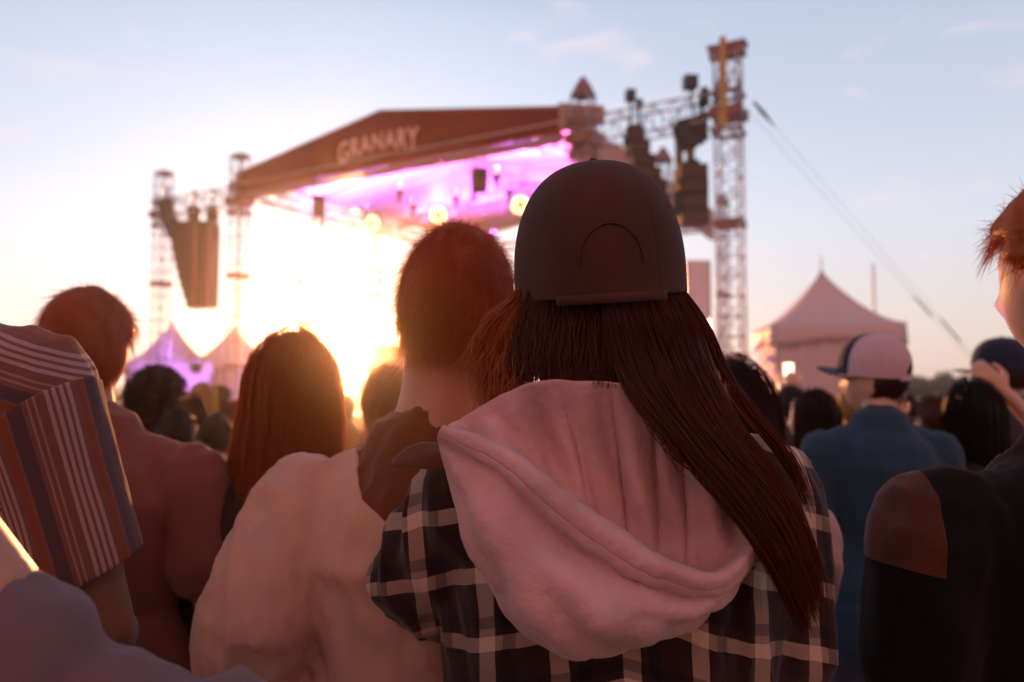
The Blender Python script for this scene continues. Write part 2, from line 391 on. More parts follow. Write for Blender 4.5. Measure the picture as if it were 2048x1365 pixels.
# canopy: a gabled roof skin with thickness, sagging a little between the rafters
T0, T1, EAVE, PEAK, DEPTH = 0.207, 0.806, 8.5, 9.5, 13.8
cm_ = MB(); rows = []
for i in range(29):
    s = -0.05 + DEPTH * i / 28; row = []
    for j in range(25):
        f = j / 24; t = T0 + (T1 - T0) * f; z = EAVE + (PEAK - EAVE) * (1 - abs(2 * f - 1)) - 0.06 * abs(math.sin(math.pi * i / 4)) - 0.05
        row.append(sp(t, s, z))
    rows.append(row)
cm_.grid(rows); o = cm_.build('canopy', M['canopy'], stage); md = o.modifiers.new('thick', 'SOLIDIFY'); md.thickness = 0.03
bn = MB(); pf = [(T0, 7.85), (T1, 7.85), (T1, EAVE), (0.5, PEAK), (T0, EAVE)]
V = [sp(t, -0.12, z) for t, z in pf] + [sp(t, -0.08, z) for t, z in pf]
bn.add(V, [(0, 1, 2, 3, 4), (9, 8, 7, 6, 5)] + [(i, i + 5, (i + 1) % 5 + 5, (i + 1) % 5) for i in range(5)]); banner = bn.build('banner', M['banner'], stage, smooth=False)
# pale piping along the top edge of the banner
pp = MB(); pp.bar(sp(T0, -0.1, EAVE + 0.02), sp(0.5, -0.1, PEAK + 0.02), 0.04); pp.bar(sp(0.5, -0.1, PEAK + 0.02), sp(T1, -0.1, EAVE + 0.02), 0.025); pp.build('piping', M['tan'], banner)
# lettering
fc = bpy.data.curves.new('lettering', 'FONT'); fc.body = 'GRANARY'; fc.size = 1.0; fc.offset = 0.026; fc.extrude = 0.0; fc.space_character = 1.14
to = bpy.data.objects.new('tmp_text', fc); COL.objects.link(to)
lm = bpy.data.meshes.new_from_object(to.evaluated_get(bpy.context.evaluated_depsgraph_get())); bpy.data.objects.remove(to); lm.name = 'lettering'
xs_ = [v.co.x for v in lm.vertices]; x0, x1 = min(xs_), max(xs_)
bmx = bmesh.new(); bmx.from_mesh(lm); bmesh.ops.subdivide_edges(bmx, edges=bmx.edges, cuts=2)
for v in bmx.verts:
    f = (v.co.x - x0) / (x1 - x0); e = (2 * f - 1) ** 2; hgt = v.co.y / 0.72
    zlow = 8.36 - 0.27 * e; ztop = 8.86 - 0.05 * e
    v.co = sp(0.577 - 0.150 * f, -0.145, zlow + (ztop - zlow) * hgt)
bmx.to_mesh(lm); bmx.free(); lm.materials.append(M['letter']); link('lettering', lm, banner)
orn = MB()
for q in range(9):
    f = q / 8; orn.box(sp(0.545 - 0.075 * f, -0.14, 8.17 + 0.05 * math.sin(f * 3.1)), (0.10, 0.015, 0.07 if q % 2 else 0.10), ROT)
orn.build('emblem_line', plain('faded_lettering', (0.36, 0.14, 0.09)), banner, smooth=False)
# roof trusses
rt = MB()
for s in (0.1, 6.6, 13.5): truss(rt, sp(T0, s, 7.95), sp(T1, s, 7.95), 0.4, 22, 0.03, 0.018)
for t in (T0 + 0.01, 0.5, T1 - 0.01): truss(rt, sp(t, 0.3, 7.95 if t != 0.5 else 9.05), sp(t, 13.4, 7.95 if t != 0.5 else 9.05), 0.4, 24, 0.03, 0.018)
rt.build('roof_truss', M['alu'], stage)
rf = MB()
for s in (1.7, 3.4, 5.1, 8.4, 10.2, 12): 
    for a, b in ((T0, 0.5), (0.5, T1)): 
        za, zb = (8.3, 9.3) if a == T0 else (9.3, 8.3); rf.bar(sp(a, s, za), sp(b, s, zb), 0.055, 6)
for s in (0.3, 7): 
    for k in range(5):
        f = (k + 0.5) / 5; t = T0 + (T1 - T0) * f; rf.bar(sp(t, s, 7.9), sp(t + 0.05, s + 3.0, 8.4 + 0.8 * (1 - abs(2 * f - 1))), 0.06, 6)
rf.build('rafter', M['alu'], stage)
# fabric gathered at the right corner and the eave scrims
for nm, (ta, tb, sa, sb, za, zb) in (('corner_cover', (T0 + 0.002, 0.152, -0.16, 0.6, 7.9, 8.62)),):
    g = []
    for i in range(14):
        f = i / 13; row = []
        for j in range(30):
            u = j / 29; t = ta + (tb - ta) * u; row.append(sp(t, -0.15 + 0.05 * math.sin(u * 26 + f * 2) * (0.3 + f) + 0.25 * u, zb - (zb - za) * f * (1 - 0.35 * u) - 0.22 * u))
        g.append(row)
    c = MB(); c.grid(g); o = c.build(nm, M['tan'], stage); o.modifiers.new('thick', 'SOLIDIFY').thickness = 0.02
sc = MB(); g = []
for i in range(12):
    f = i / 11; g.append([sp(T0 - 0.006 - 0.003 * math.sin(j * 1.1), 0.2 + 13.2 * j / 50, 8.45 - 1.15 * f + 0.12 * math.sin(j * 0.5) * f) for j in range(51)])
sc.grid(g); o = sc.build('side_scrim', M['tan'], stage); o.modifiers.new('thick', 'SOLIDIFY').thickness = 0.02
# swag of cloth along the foot of the banner
g = []
for i in range(8):
    f = i / 7; g.append([sp(T0 + (T1 - T0) * j / 160, -0.03 + 0.05 * math.sin(f * 3.14), 7.86 - (0.16 + 0.09 * abs(math.sin(j * 0.19))) * f) for j in range(161)])
sw = MB(); sw.grid(g); o = sw.build('swag', plain('swag_cloth', (0.62, 0.42, 0.32), 0.7, trans=0.3), stage); o.modifiers.new('thick', 'SOLIDIFY').thickness = 0.012

# ------------------------------------------------------------------ rigging beams of the two speaker wings
def beam(name, a, b, label):
    e = empty(name, (a + b) / 2, label, 'truss', 'speaker wing beams'); o_ = (a + b) / 2
    m = MB(); truss(m, a - o_, b - o_, 0.62, 7, 0.022, 0.013); m.build('lattice', M['alu'], e); return e
beam('rigging_beam', st(0.02, 0, 7.75), st(0.165, 0, 7.75), 'light metal beam between cone topped tower and tall right tower')
beam('rigging_beam', st(0.815, 0, 7.75), st(0.99, 0, 7.75), 'light metal beam between the two left towers')

def hanging(name, P, label, cat, yaw, build, group=None):
    e = empty(name, P, label, cat, group, yaw); build(e); return e
YAW = math.atan2(UD.y, UD.x) - math.pi      # faces the crowd with local -Y
def array_parts(sizes, chain=0.8, curve=0.0, w=1.1):
    def b(e):
        z = 0.0; c = MB(); c.box((0, 0, 0), (w * 0.9, 0.5, 0.1)); c.box((0, 0, 0.09), (w * 0.4, 0.12, 0.1)); c.build('bumper_frame', M['black'], e, smooth=False)
        c = MB(); c.bar((-w * 0.25, 0, 0.05), (-w * 0.25, 0, chain), 0.03); c.bar((w * 0.25, 0, 0.05), (w * 0.25, 0, chain), 0.03); c.box((w * 0.25, 0, chain), (0.26, 0.26, 0.34)); c.box((-w * 0.25, 0, chain), (0.26, 0.26, 0.34)); c.build('chain_hoist', M['black'], e, smooth=False)
        ang = 0.0; p = Vector((0, 0, -0.1))
        for i, hh in enumerate(sizes):
            ang += curve; rm = Matrix.Rotation(ang, 3, 'X'); cc = p + rm @ Vector((0, 0, -hh / 2))
            c = MB(); c.box(cc, (w, 0.6, hh * 0.94), rm); cb = c.build('cabinet', M['cabinet'], e, smooth=False)
            c = MB(); c.box(cc + rm @ Vector((0, -0.315, 0)), (w * 0.8, 0.03, hh * 0.8), rm); c.build('grille', M['grille'], cb, smooth=False)
            p = p + rm @ Vector((0, 0, -hh))
    return b
# right wing: outer column and the stepped cluster beside the cap
pR = at(1381, 332, 17.4)
def outer_right(e):
    w_ = 0.62
    c = MB(); c.box((0, 0, 0.05), (0.3, 0.4, 0.10)); 
    for sx in (-0.22, 0.05): c.box((sx - 0.05, 0, 0.27), (0.1, 0.3, 0.5))
    c.box((-0.08, 0, 0.45), (0.36, 0.4, 0.14)); c.build('bumper_frame', M['black'], e, smooth=False)
    c = MB(); c.box((0.0, 0, 0.78), (0.62, 0.5, 0.56), Matrix.Rotation(-0.22, 3, 'Y')); c.box((0.27, 0, 0.97), (0.18, 0.4, 0.5), Matrix.Rotation(0.1, 3, 'Y')); c.build('rigging_box', M['cabinet'], e, smooth=False)
    c = MB(); c.bar((0.28, 0, 1.1), (0.3, 0, 1.72), 0.05); c.bar((0.1, 0, 1.0), (0.02, 0, 2.0), 0.03); c.box((0.02, 0, 1.95), (0.3, 0.28, 0.3)); c.tube([(0.33, 0, 1.5), (0.36, 0, 1.75)], [0.14, 0.12], 12); c.build('chain_hoist', M['black'], e, smooth=False)
    for i in range(4):
        c = MB(); c.box((0, 0, -0.19 - 0.35 * i), (w_ + 0.012 * (i % 2), 0.6, 0.34)); cb = c.build('cabinet', M['cabinet'], e, smooth=False)
        c = MB(); c.box((0, -0.31, -0.19 - 0.35 * i), (w_ * 0.86, 0.03, 0.27)); c.build('grille', M['grille'], cb, smooth=False)
hanging('speaker_column', pR, 'black speaker column hanging next to the tall right tower', 'speaker', 0.1, outer_right, 'hanging speaker columns')
pC = at(1268, 262, 18.0)
def inner_right(e):
    c = MB(); c.box((0, 0, 0.05), (0.34, 0.4, 0.1)); c.build('bumper_frame', M['black'], e, smooth=False)
    c = MB(); c.bar((-0.08, 0, 0.05), (-0.08, 0, 0.85), 0.03); c.bar((0.13, 0, 0.05), (0.13, 0, 0.7), 0.03); c.box((-0.08, 0, 0.85), (0.22, 0.24, 0.26)); c.box((0.13, 0, 0.65), (0.14, 0.2, 0.2)); c.build('chain_hoist', M['black'], e, smooth=False)
    x = 0
    for i in range(7):
        c = MB(); c.box((x, 0, -0.16 - 0.3 * i), (0.36 + 0.09 * min(i, 4), 0.6, 0.29), Matrix.Rotation(0.04 * i, 3, 'Y')); cb = c.build('cabinet', M['cabinet'], e, smooth=False)
        c = MB(); c.box((x, -0.31, -0.16 - 0.3 * i), (0.3 + 0.08 * min(i, 4), 0.03, 0.22), Matrix.Rotation(0.04 * i, 3, 'Y')); c.build('grille', M['grille'], cb, smooth=False)
        x += 0.085
hanging('speaker_column', pC, 'stepped black speaker column just behind the dark cap', 'speaker', 0.1, inner_right, 'hanging speaker columns')
pL = at(396, 452, 26.2)
def big_left(e):
    c = MB(); c.box((0.0, 0, 0.05), (1.3, 0.6, 0.12)); c.build('bumper_frame', M['black'], e, smooth=False)
    c = MB()
    for x in (-0.15, 0.5): c.bar((x, 0, 0.1), (x, 0, 1.3), 0.035); c.box((x, 0, 0.42), (0.3, 0.34, 0.5))
    c.build('chain_hoist', M['cabinet'], e, smooth=False)
    zs = 0.0
    for i in range(9):
        f = i / 8; wl = 0.78 - 0.58 * f ** 1.5; wr = 0.62
        c = MB(); c.box(((wr - wl) / 2, 0, -0.17 - 0.315 * i), (wl + wr, 0.8, 0.31), Matrix.Rotation(-0.05 * f, 3, 'Y')); cb = c.build('cabinet', M['cabinet'], e, smooth=False)
        c = MB(); c.box(((wr - wl) / 2 + 0.2, -0.41, -0.17 - 0.315 * i), ((wl + wr) * 0.55, 0.03, 0.24)); c.build('grille', M['grille'], cb, smooth=False)
    c = MB()
    for x in (0.12, 0.6): c.box((x, -0.46, -1.42), (0.12, 0.05, 2.8))
    c.build('side_rail', M['rust'], e, smooth=False)
hanging('speaker_column', pL, 'wide tapering speaker column hanging from the left beam', 'speaker', 0, big_left, 'hanging speaker columns')
pS = at(335, 405, 26.6)
def thin_left(e):
    c = MB(); c.box((0, 0, 0.05), (0.36, 0.4, 0.1)); c.bar((0, 0, 0.05), (0, 0, 0.55), 0.04); c.build('bumper_frame', M['black'], e, smooth=False)
    for i in range(5):
        c = MB(); c.box((0.05 * i - 0.05 + 0.02 * i, 0, -0.14 - 0.25 * i), (0.40 - 0.03 * i, 0.5, 0.24), Matrix.Rotation(-0.10, 3, 'Y')); cb = c.build('cabinet', M['cabinet'], e, smooth=False)
        c = MB(); c.box((0.05 * i - 0.05 + 0.02 * i, -0.26, -0.14 - 0.25 * i), (0.32 - 0.03 * i, 0.02, 0.19), Matrix.Rotation(-0.10, 3, 'Y')); c.build('grille', M['grille'], cb, smooth=False)
hanging('speaker_column', pS, 'short thin speaker column beside the outermost left tower', 'speaker', 0, thin_left, 'hanging speaker columns')
# side monitors hung under the roof
for (px, py), lb in (((958, 362), 'dark hanging monitor speaker above the pair of heads'), ((638, 412), 'dark hanging monitor speaker left of the stage lamps')):
    e = empty('monitor_speaker', at(px, py, 24.0 if px < 800 else 20.6), lb, 'speaker', 'monitor speakers under the roof', 0.2)
    c = MB(); V = [(-0.19, y, z) for y, z in ((-0.25, 0.3), (0.25, 0.3), (0.25, -0.1), (-0.05, -0.36), (-0.25, -0.3))]; V2 = [(0.19, y, z) for _, y, z in V]
    c.add(V + V2, [(0, 1, 2, 3, 4), (9, 8, 7, 6, 5)] + [(i, i + 5, (i + 1) % 5 + 5, (i + 1) % 5) for i in range(5)]); c.box((-0.14, 0.0, -0.45), (0.1, 0.16, 0.2)); c.build('cabinet', M['cabinet'], e, smooth=False)
    c = MB(); c.bar((-0.12, 0, 0.28), (-0.12, 0, 0.7), 0.025); c.bar((0.12, 0, 0.28), (0.12, 0, 0.7), 0.025); c.build('hanger', M['alu'], e)

# ------------------------------------------------------------------ lamps
def lamp(name, P, label, lens, power, colour, aim, r=0.14, group='stage lamps under the roof', spot=None, cone=150, cat='stage lamp'):
    e = empty(name, P, label, cat, group); q = Vector(aim).normalized().to_track_quat('-Z', 'Y'); rm = q.to_matrix()
    c = MB(); c.tube([rm @ Vector((0, 0, 0.34)), rm @ Vector((0, 0, 0.1)), rm @ Vector((0, 0, 0.012))], [r * 0.6, r, r * 1.12], 16); c.build('housing', M['black'], e)
    c = MB(); c.tube([rm @ Vector((0, 0, -0.135 * r / 0.14)), rm @ Vector((0, 0, -0.138 * r / 0.14))], [r, r * 0.98], 20, flat=True); c.build('lens', lens, e)
    c = MB(); c.bar(rm @ Vector((r * 1.25, 0, 0.1)), rm @ Vector((r * 1.25, 0, 0.1)) + Vector((0, 0, 0.35)), 0.02); c.bar(rm @ Vector((-r * 1.25, 0, 0.1)), rm @ Vector((-r * 1.25, 0, 0.1)) + Vector((0, 0, 0.35)), 0.02); c.bar(rm @ Vector((r * 1.3, 0, 0.1)) + Vector((0, 0, 0.35)), rm @ Vector((-r * 1.3, 0, 0.1)) + Vector((0, 0, 0.35)), 0.025); c.build('yoke', M['black'], e)
    ld = bpy.data.lights.new('beam', 'SPOT'); lo = link('beam', ld, e); ld.energy = power; ld.color = colour; ld.spot_size = R(cone); ld.spot_blend = 0.6; ld.shadow_soft_size = r
    lo.location = rm @ Vector((0, 0, -0.17)); lo.rotation_euler = q.to_euler(); return e
HOT = emit('lamp_amber', (1.0, 0.60, 0.20), 2.6); VIO = emit('lamp_violet', (0.55, 0.22, 1.0), 3); PNK = emit('lamp_pink', (1.0, 0.32, 0.62), 3); AMB = emit('lamp_orange', (1.0, 0.5, 0.18), 3)
camv = Vector((0, 0, CAMZ))
for (px, py), lb in (((743, 447), 'leftmost of the three bright amber stage lamps'), ((877, 430), 'middle one of the three bright amber stage lamps'), ((1041, 410), 'bright amber stage lamp touching the edge of the dark cap')):
    k = (px - 743) / 297; P = at(px, py, 26.4 - 3.2 * k); lamp('stage_lamp', P, lb, HOT, 160, (1, 0.72, 0.4), camv - P, 0.27, cone=120)
PINK = (1.0, 0.13, 0.42); VI = (0.46, 0.13, 1.0)
wash = [(0.27, 2.4, PINK), (0.36, 2.6, VI), (0.45, 2.4, PINK), (0.54, 2.6, PINK), (0.63, 2.4, VI), (0.74, 2.6, VI), (0.30, 8.5, PINK), (0.43, 8.7, PINK), (0.57, 8.5, VI), (0.70, 8.7, PINK)]
wash += [(0.33, 0.9, (1.0, 0.42, 0.12)), (0.5, 0.9, (1.0, 0.42, 0.12)), (0.66, 0.9, (1.0, 0.42, 0.12))]
ord_ = ['first', 'second', 'third', 'fourth', 'fifth', 'sixth']
for i, (t, s, c) in enumerate(wash):
    nm = 'pink' if c == PINK else ('violet' if c == VI else 'amber'); row = 'front' if 1 < s < 5 else ('rear' if s > 5 else 'foremost'); k = i if i < 6 else (i - 6 if i < 10 else i - 10)
    lamp('wash_light', st(t, s, 7.35), f'{nm} wash light pointing up at the canopy, {ord_[k]} from the right in the {row} row', PNK if c == PINK else (VIO if c == VI else AMB), 1000 if s > 1 else 600, c, (0.1, 0.25 if s < 5 else -0.1, 1), 0.085, 'wash lights under the canopy', cat='wash light')
# floor lamps and stands on the stage
DK = 0.97 + SZ
for (px, py, t, s), lb in (((598, 560, 0, 9), 'violet lamp on a tall stand left on the stage'), ((676, 575, 0, 10), 'violet lamp on a stand just left of and above the setting sun'), ((760, 560, 0, 11), 'lamp on a thin stand nearest the man with short hair')):
    P = at(px, py, 28.0); zz = 0.6
    e = empty('lamp_stand', Vector((P.x, P.y, zz)), lb, 'lamp stand', 'lamp stands on the stage'); hh = P.z - zz
    c = MB(); c.bar((0, 0, 0.3), (0, 0, hh), 0.035)
    for k in range(3): a = k * 2.1; c.bar((0, 0, 0.45), (0.45 * math.cos(a), 0.45 * math.sin(a), 0.02), 0.025)
    c.build('stand', M['black'], e)
    c = MB(); c.box((0, 0, hh + 0.1), (0.3, 0.22, 0.5)); c.build('housing', M['grille'], e, smooth=False)
    c = MB(); c.tube([(0, -0.12, hh + 0.1), (0, -0.14, hh + 0.1)], [0.1, 0.1], 16, flat=True); c.build('lens', VIO, e)
# cases standing on the deck
for (px, py, wpx, hh), lb in (((772, 690, 70, 0.8), 'black equipment case on the deck left of the short haired man'), ((612, 640, 22, 1.6), 'narrow tall amplifier rack on the deck')):
    P = at(px, 700, 26.0); e = empty('equipment_case', Vector((P.x, P.y, 0.58)), lb, 'equipment case'); ww = wpx / F * 26; 
    top = at(px, py, 26).z - 0.58
    c = MB(); c.box((0, 0, top / 2 + 0.04), (ww, 0.7, top - 0.08)); c.build('case_body', M['cabinet'], e, smooth=False)
    c = MB()
    for sx in (-1, 1):
        for z in (0.08, top): c.box((sx * ww / 2, -0.35, z), (0.06, 0.06, 0.08))
    c.build('corner_fitting', M['alu'], e, smooth=False)
    c = MB()
    for sx in (-1, 1): c.tube([(sx * ww * 0.38 - 0.03, -0.2, 0.03), (sx * ww * 0.38 + 0.03, -0.2, 0.03)], [0.04, 0.04], 12, flat=True)
    c.build('caster', M['black'], e)

# guy wires with ratchets
for (a, b, m1, m2), lb in (((at(1508, 205, 17.0), at(2120, 915, 16.6), (1900, 650), (1932, 693)), 'upper guy wire running from tall tower to the right'), ((at(1490, 215, 17.2), at(2040, 830, 17.0), (1878, 668), (1905, 700)), 'lower guy wire running from tall tower to the right')):
    e = empty('guy_wire', a, lb, 'cable', 'guy wires of the tall tower'); b = b - a
    c = MB(); c.bar((0, 0, 0), b, 0.004, 6); c.build('cable', M['strap'], e)
    c = MB(); c.tube([b * 0.0, b * 0.03, b * 0.07], [0.03, 0.05, 0.012], 8); c.build('strap_sleeve', M['strap'], e) if m1[0] == 1900 else None
    c = MB(); c.tube([b * 0.62, b * 0.63, b * 0.68, b * 0.69], [0.008, 0.02, 0.02, 0.008], 8); c.build('ratchet', M['black'], e)
# projection screen right of the stage and a mast behind the tent
P = at(1397, 600, 24); e = empty('video_screen', Vector((P.x, P.y, ground_z(24))), 'pale video screen on legs between speaker column and tower', 'screen')
c = MB(); z0 = at(1397, 640, 24).z - e.location.z; z1 = at(1397, 525, 24).z - e.location.z
c.box((0, 0, (z0 + z1) / 2), (0.72, 0.08, z1 - z0)); c.build('panel', plain('screen_white', (0.7, 0.7, 0.72), 0.4), e, smooth=False)
c = MB()
for sx in (-0.36, 0.36): c.box((sx, 0.02, z1 / 2), (0.06, 0.12, z1 + 0.06))
c.box((0, 0.02, z1 + 0.03), (0.78, 0.12, 0.06)); c.build('frame', M['alu'], e, smooth=False)
P = at(1746, 530, 30); e = empty('flag_mast', Vector((P.x, 30, ground_z(30))), 'thin bare mast standing behind the big pale tent', 'mast')
c = MB(); c.tube([(0, 0, 0.1), (0, 0, P.z - e.location.z)], [0.08, 0.05], 8); c.build('pole', M['alu'], e); c = MB(); c.box((0, 0, 0.05), (0.5, 0.5, 0.1)); c.build('base_plate', M['rust'], e)

# ------------------------------------------------------------------ tents
def tent(x, y, half, eave, peak, yaw, label, mat, group=None, finial=0.35):
    e = empty('frame_tent', (x, y, ground_z(y)), label, 'tent', group, yaw)
    g = []; n = 16
    for i in range(n + 1):
        f = i / n; r = half * f; z = eave + (peak - eave) * ((1 - f) ** 1.6 * 0.9 + (1 - f) * 0.1); row = []
        for k in range(64):
            a = k / 64 * 2 * math.pi; c_, s_ = math.cos(a), math.sin(a); mm = max(abs(c_), abs(s_)); sag = 0.07 * half * math.sin(math.pi * f) * (1 - abs(math.sin(2 * a)))
            row.append((max(r, 0.03) * c_ / mm, max(r, 0.03) * s_ / mm, z - sag))
        g.append(row)
    m = MB(); m.grid(g, closed=True); o = m.build('roof', mat, e); o.modifiers.new('thick', 'SOLIDIFY').thickness = 0.012
    m = MB(); g = []
    for f in (0, 0.33, 0.66, 1):
        row = []
        for k in range(64):
            a = k / 64 * 2 * math.pi; c_, s_ = math.cos(a), math.sin(a); mm = max(abs(c_), abs(s_)); hh = half + 0.03 + 0.02 * f
            row.append((hh * c_ / mm, hh * s_ / mm, eave + 0.01 - 0.34 * f * (1 + 0.35 * abs(math.sin(2 * a)) ** 3)))
        g.append(row)
    m.grid(g, closed=True); o = m.build('valance', mat, e); o.modifiers.new('thick', 'SOLIDIFY').thickness = 0.01
    for (dx, dy) in ((0, -1), (1, 0), (-1, 0), (0, 1)):
        m = MB(); g = []
        for i in range(10):
            f = i / 9; row = []
            for j in range(41):
                u = (j / 40 * 2 - 1) * (half - 0.05); wv = 0.025 * math.sin(j * 0.9 + 2 * f)
                row.append((dx * (half - 0.03 + wv) + (u if dx == 0 else 0), dy * (half - 0.03 + wv) + (u if dy == 0 else 0), (eave - 0.05) * (1 - f) + 0.03))
            g.append(row)
        m.grid(g); o = m.build('side_wall', mat, e); o.modifiers.new('thick', 'SOLIDIFY').thickness = 0.008
    for sx in (-1, 1):
        for sy in (-1, 1):
            m = MB(); m.bar((sx * (half - 0.08), sy * (half - 0.08), 0), (sx * (half - 0.08), sy * (half - 0.08), eave), 0.035, 8); m.build('leg', M['alu'], e)
    m = MB(); m.tube([(0, 0, peak - 0.1), (0, 0, peak + finial)], [0.03, 0.012], 8); m.build('finial', M['alu'], e)
    return e
pk = at(1640, 545, 16.3)
tent(pk.x + 0.03, 16.3, 1.21, 3.12, pk.z - ground_z(16.3), R(-8), 'big pale peaked tent right of the tall tower', M['tent'])
pk = at(345, 645, 30); tent(pk.x, 30, 1.5, 2.75, pk.z - ground_z(30), R(20), 'small tent with violet light left under the speaker column', M['tent'], 'small tents beside the stage', 0.1)
pk = at(468, 655, 33); tent(pk.x, 33, 1.7, 2.9, pk.z - ground_z(33), R(25), 'small tent half hidden behind the long haired woman', M['tent'], 'small tents beside the stage', 0.1)
P = at(392, 735, 27); lamp('floor_lamp', P, 'violet lamp shining on the small tents', VIO, 900, (0.45, 0.2, 1.0), Vector((-0.4, 1, 0.25)), 0.2, None, cat='lamp')

lamp('floor_lamp', st(0.10, 2.2, 0.75), 'pink lamp low at the stage edge shining on the tall right tower', PNK, 1500, (1.0, 0.25, 0.55), st(0.0, 0, 3.2) - st(0.10, 2.2, 0.75), 0.2, None, cat='lamp')
# trees on the horizon: a low dark belt
def tree(x, y, hh, r, seed):
    rg = random.Random(seed); e = empty('tree', (x, y, ground_z(y)), None, 'tree', 'far trees along the field edge')
    m = MB(); m.tube([(0, 0, 0), (0.1, 0, hh * 0.5), (0, 0.1, hh * 0.8)], [hh * 0.03, hh * 0.022, hh * 0.008], 7)
    for k in range(5): a = k * 1.3 + rg.random(); m.tube([(0.05, 0, hh * (0.35 + 0.08 * k)), (r * 0.6 * math.cos(a), r * 0.6 * math.sin(a), hh * (0.55 + 0.08 * k))], [hh * 0.012, hh * 0.004], 5)
    m.build('trunk', M['bark'], e); m = MB()
    for k in range(900):
        a = rg.random() * 6.283; u = rg.uniform(-1, 1); q = rg.random() ** 0.4; lob = 0.8 + 0.3 * math.sin(3 * a + seed) + 0.2 * math.sin(5 * u + seed)
        c = Vector((r * q * lob * math.sqrt(1 - u * u) * math.cos(a), r * q * lob * math.sqrt(1 - u * u) * math.sin(a), hh * 0.62 + hh * 0.38 * q * u * lob)); s_ = rg.uniform(0.15, 0.4)
        v1 = Vector((rg.gauss(0, 1), rg.gauss(0, 1), rg.gauss(0, 1))).normalized() * s_; v2 = v1.orthogonal().normalized() * s_ * 0.7
        m.add([c - v1, c + v2, c + v1, c - v2], [(0, 1, 2, 3)])
    m.build('crown', M['leaf'], e); return e
tlab = ['low dark tree on the horizon beyond the pale tent', 'low dark tree on the horizon behind the cap brim', 'dark rounded tree on the horizon right of the tent', 'dark tree on the horizon at the foot of the guy wires', 'dark tree on the horizon behind the man at the right edge']
for i, px in enumerate((1790, 1838, 1885, 1935, 1985)):
    y = 66 + 5 * (i % 3); tr = tree((px - CX) / F * y, y, 2.5 + 0.3 * (i * 7 % 3), 1.6, i); tr['label'] = tlab[i]
tb = MB(); rg = random.Random(3)
for k in range(9000):
    x = rg.uniform(-88, 88); hh = 1.5 + 0.7 * noise.noise(Vector((x * 0.22, 0, 0))) + 0.4 * noise.noise(Vector((x * 0.9, 3, 0))); c = Vector((x, 88 + rg.gauss(0, 1.2), -0.4 + rg.random() ** 0.7 * hh)); q = rg.uniform(0.2, 0.45)
    v1 = Vector((rg.gauss(0, 1), rg.gauss(0, 1), rg.gauss(0, 1))).normalized() * q; v2 = v1.orthogonal().normalized() * q * 0.7; tb.add([c - v1, c + v2, c + v1, c - v2], [(0, 1, 2, 3)])
tag(tb.build('treeline', M['leaf']), kind='stuff')
#PEOPLE
# ------------------------------------------------------------------ people
SK = {'light': skin_mat('skin_light', (0.56, 0.32, 0.23)), 'tan': skin_mat('skin_tan', (0.42, 0.21, 0.13)), 'brown': skin_mat('skin_brown', (0.22, 0.10, 0.06))}
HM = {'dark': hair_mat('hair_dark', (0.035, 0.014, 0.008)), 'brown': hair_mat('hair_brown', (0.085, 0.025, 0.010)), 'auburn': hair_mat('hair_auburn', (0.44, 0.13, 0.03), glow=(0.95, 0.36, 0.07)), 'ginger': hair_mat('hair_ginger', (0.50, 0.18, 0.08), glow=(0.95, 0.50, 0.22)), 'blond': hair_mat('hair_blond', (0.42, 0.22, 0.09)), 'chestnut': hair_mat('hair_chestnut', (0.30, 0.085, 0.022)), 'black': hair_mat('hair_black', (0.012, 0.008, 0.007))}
def gauss(x, s): return math.exp(-(x / s) ** 2)
def head_grid(mb, c, k, Mr, nz=30, na=40):
    """head facing +Y with brow, sockets, nose, lips, chin; ears added as pads"""
    G = []
    for i in range(nz + 1):
        th = math.pi * i / nz; sz = math.cos(th); row = []
        for j in range(na):
            a = 2 * math.pi * j / na; sx = math.sin(th) * math.cos(a); sy = math.sin(th) * math.sin(a)
            x, y, z = sx * 0.076, sy * 0.096, sz * 0.118
            if sz < 0:
                q = -sz; x *= 1 - 0.28 * q ** 1.5
                if sy < 0: y *= 1 - 0.45 * q
                else: y += 0.010 * q
            if sy > 0.15:
                fx = x / 0.076
                y += 0.024 * gauss(x, 0.015) * max(0, 1 - abs((z + 0.022) / 0.034)) * (1.2 if z < -0.02 else 0.8)
                y += 0.005 * gauss(z - 0.030, 0.012) * gauss(x, 0.05)
                y -= 0.010 * (gauss(x - 0.031, 0.015) + gauss(x + 0.031, 0.015)) * gauss(z - 0.006, 0.014)
                y += 0.007 * gauss(x, 0.022) * (gauss(z + 0.064, 0.007) + gauss(z + 0.078, 0.007))
                y += 0.008 * gauss(x, 0.024) * gauss(z + 0.102, 0.014)
            row.append(Vector(c) + Mr @ Vector((x * k, y * k, z * k)))
        G.append(row)
    mb.grid(G, closed=True)
    for sx in (-1, 1):
        ctr = Vector((sx * 0.077, -0.008, -0.008)); pts = []
        for q in range(9):
            a = -1.9 + q / 8 * 4.6; pts.append(Vector(c) + Mr @ ((ctr + Vector((sx * 0.008 * math.sin(a * 0.5 + 1), -0.004 - 0.017 * math.cos(a) , 0.030 * math.sin(a)))) * k))
        mb.tube(pts, [0.0065 * k] * 9, 8); mb.tube([Vector(c) + Mr @ (Vector((sx * 0.070, -0.006, -0.03)) * k), Vector(c) + Mr @ (Vector((sx * 0.074, -0.006, 0.012)) * k)], [0.012 * k, 0.013 * k], 8)
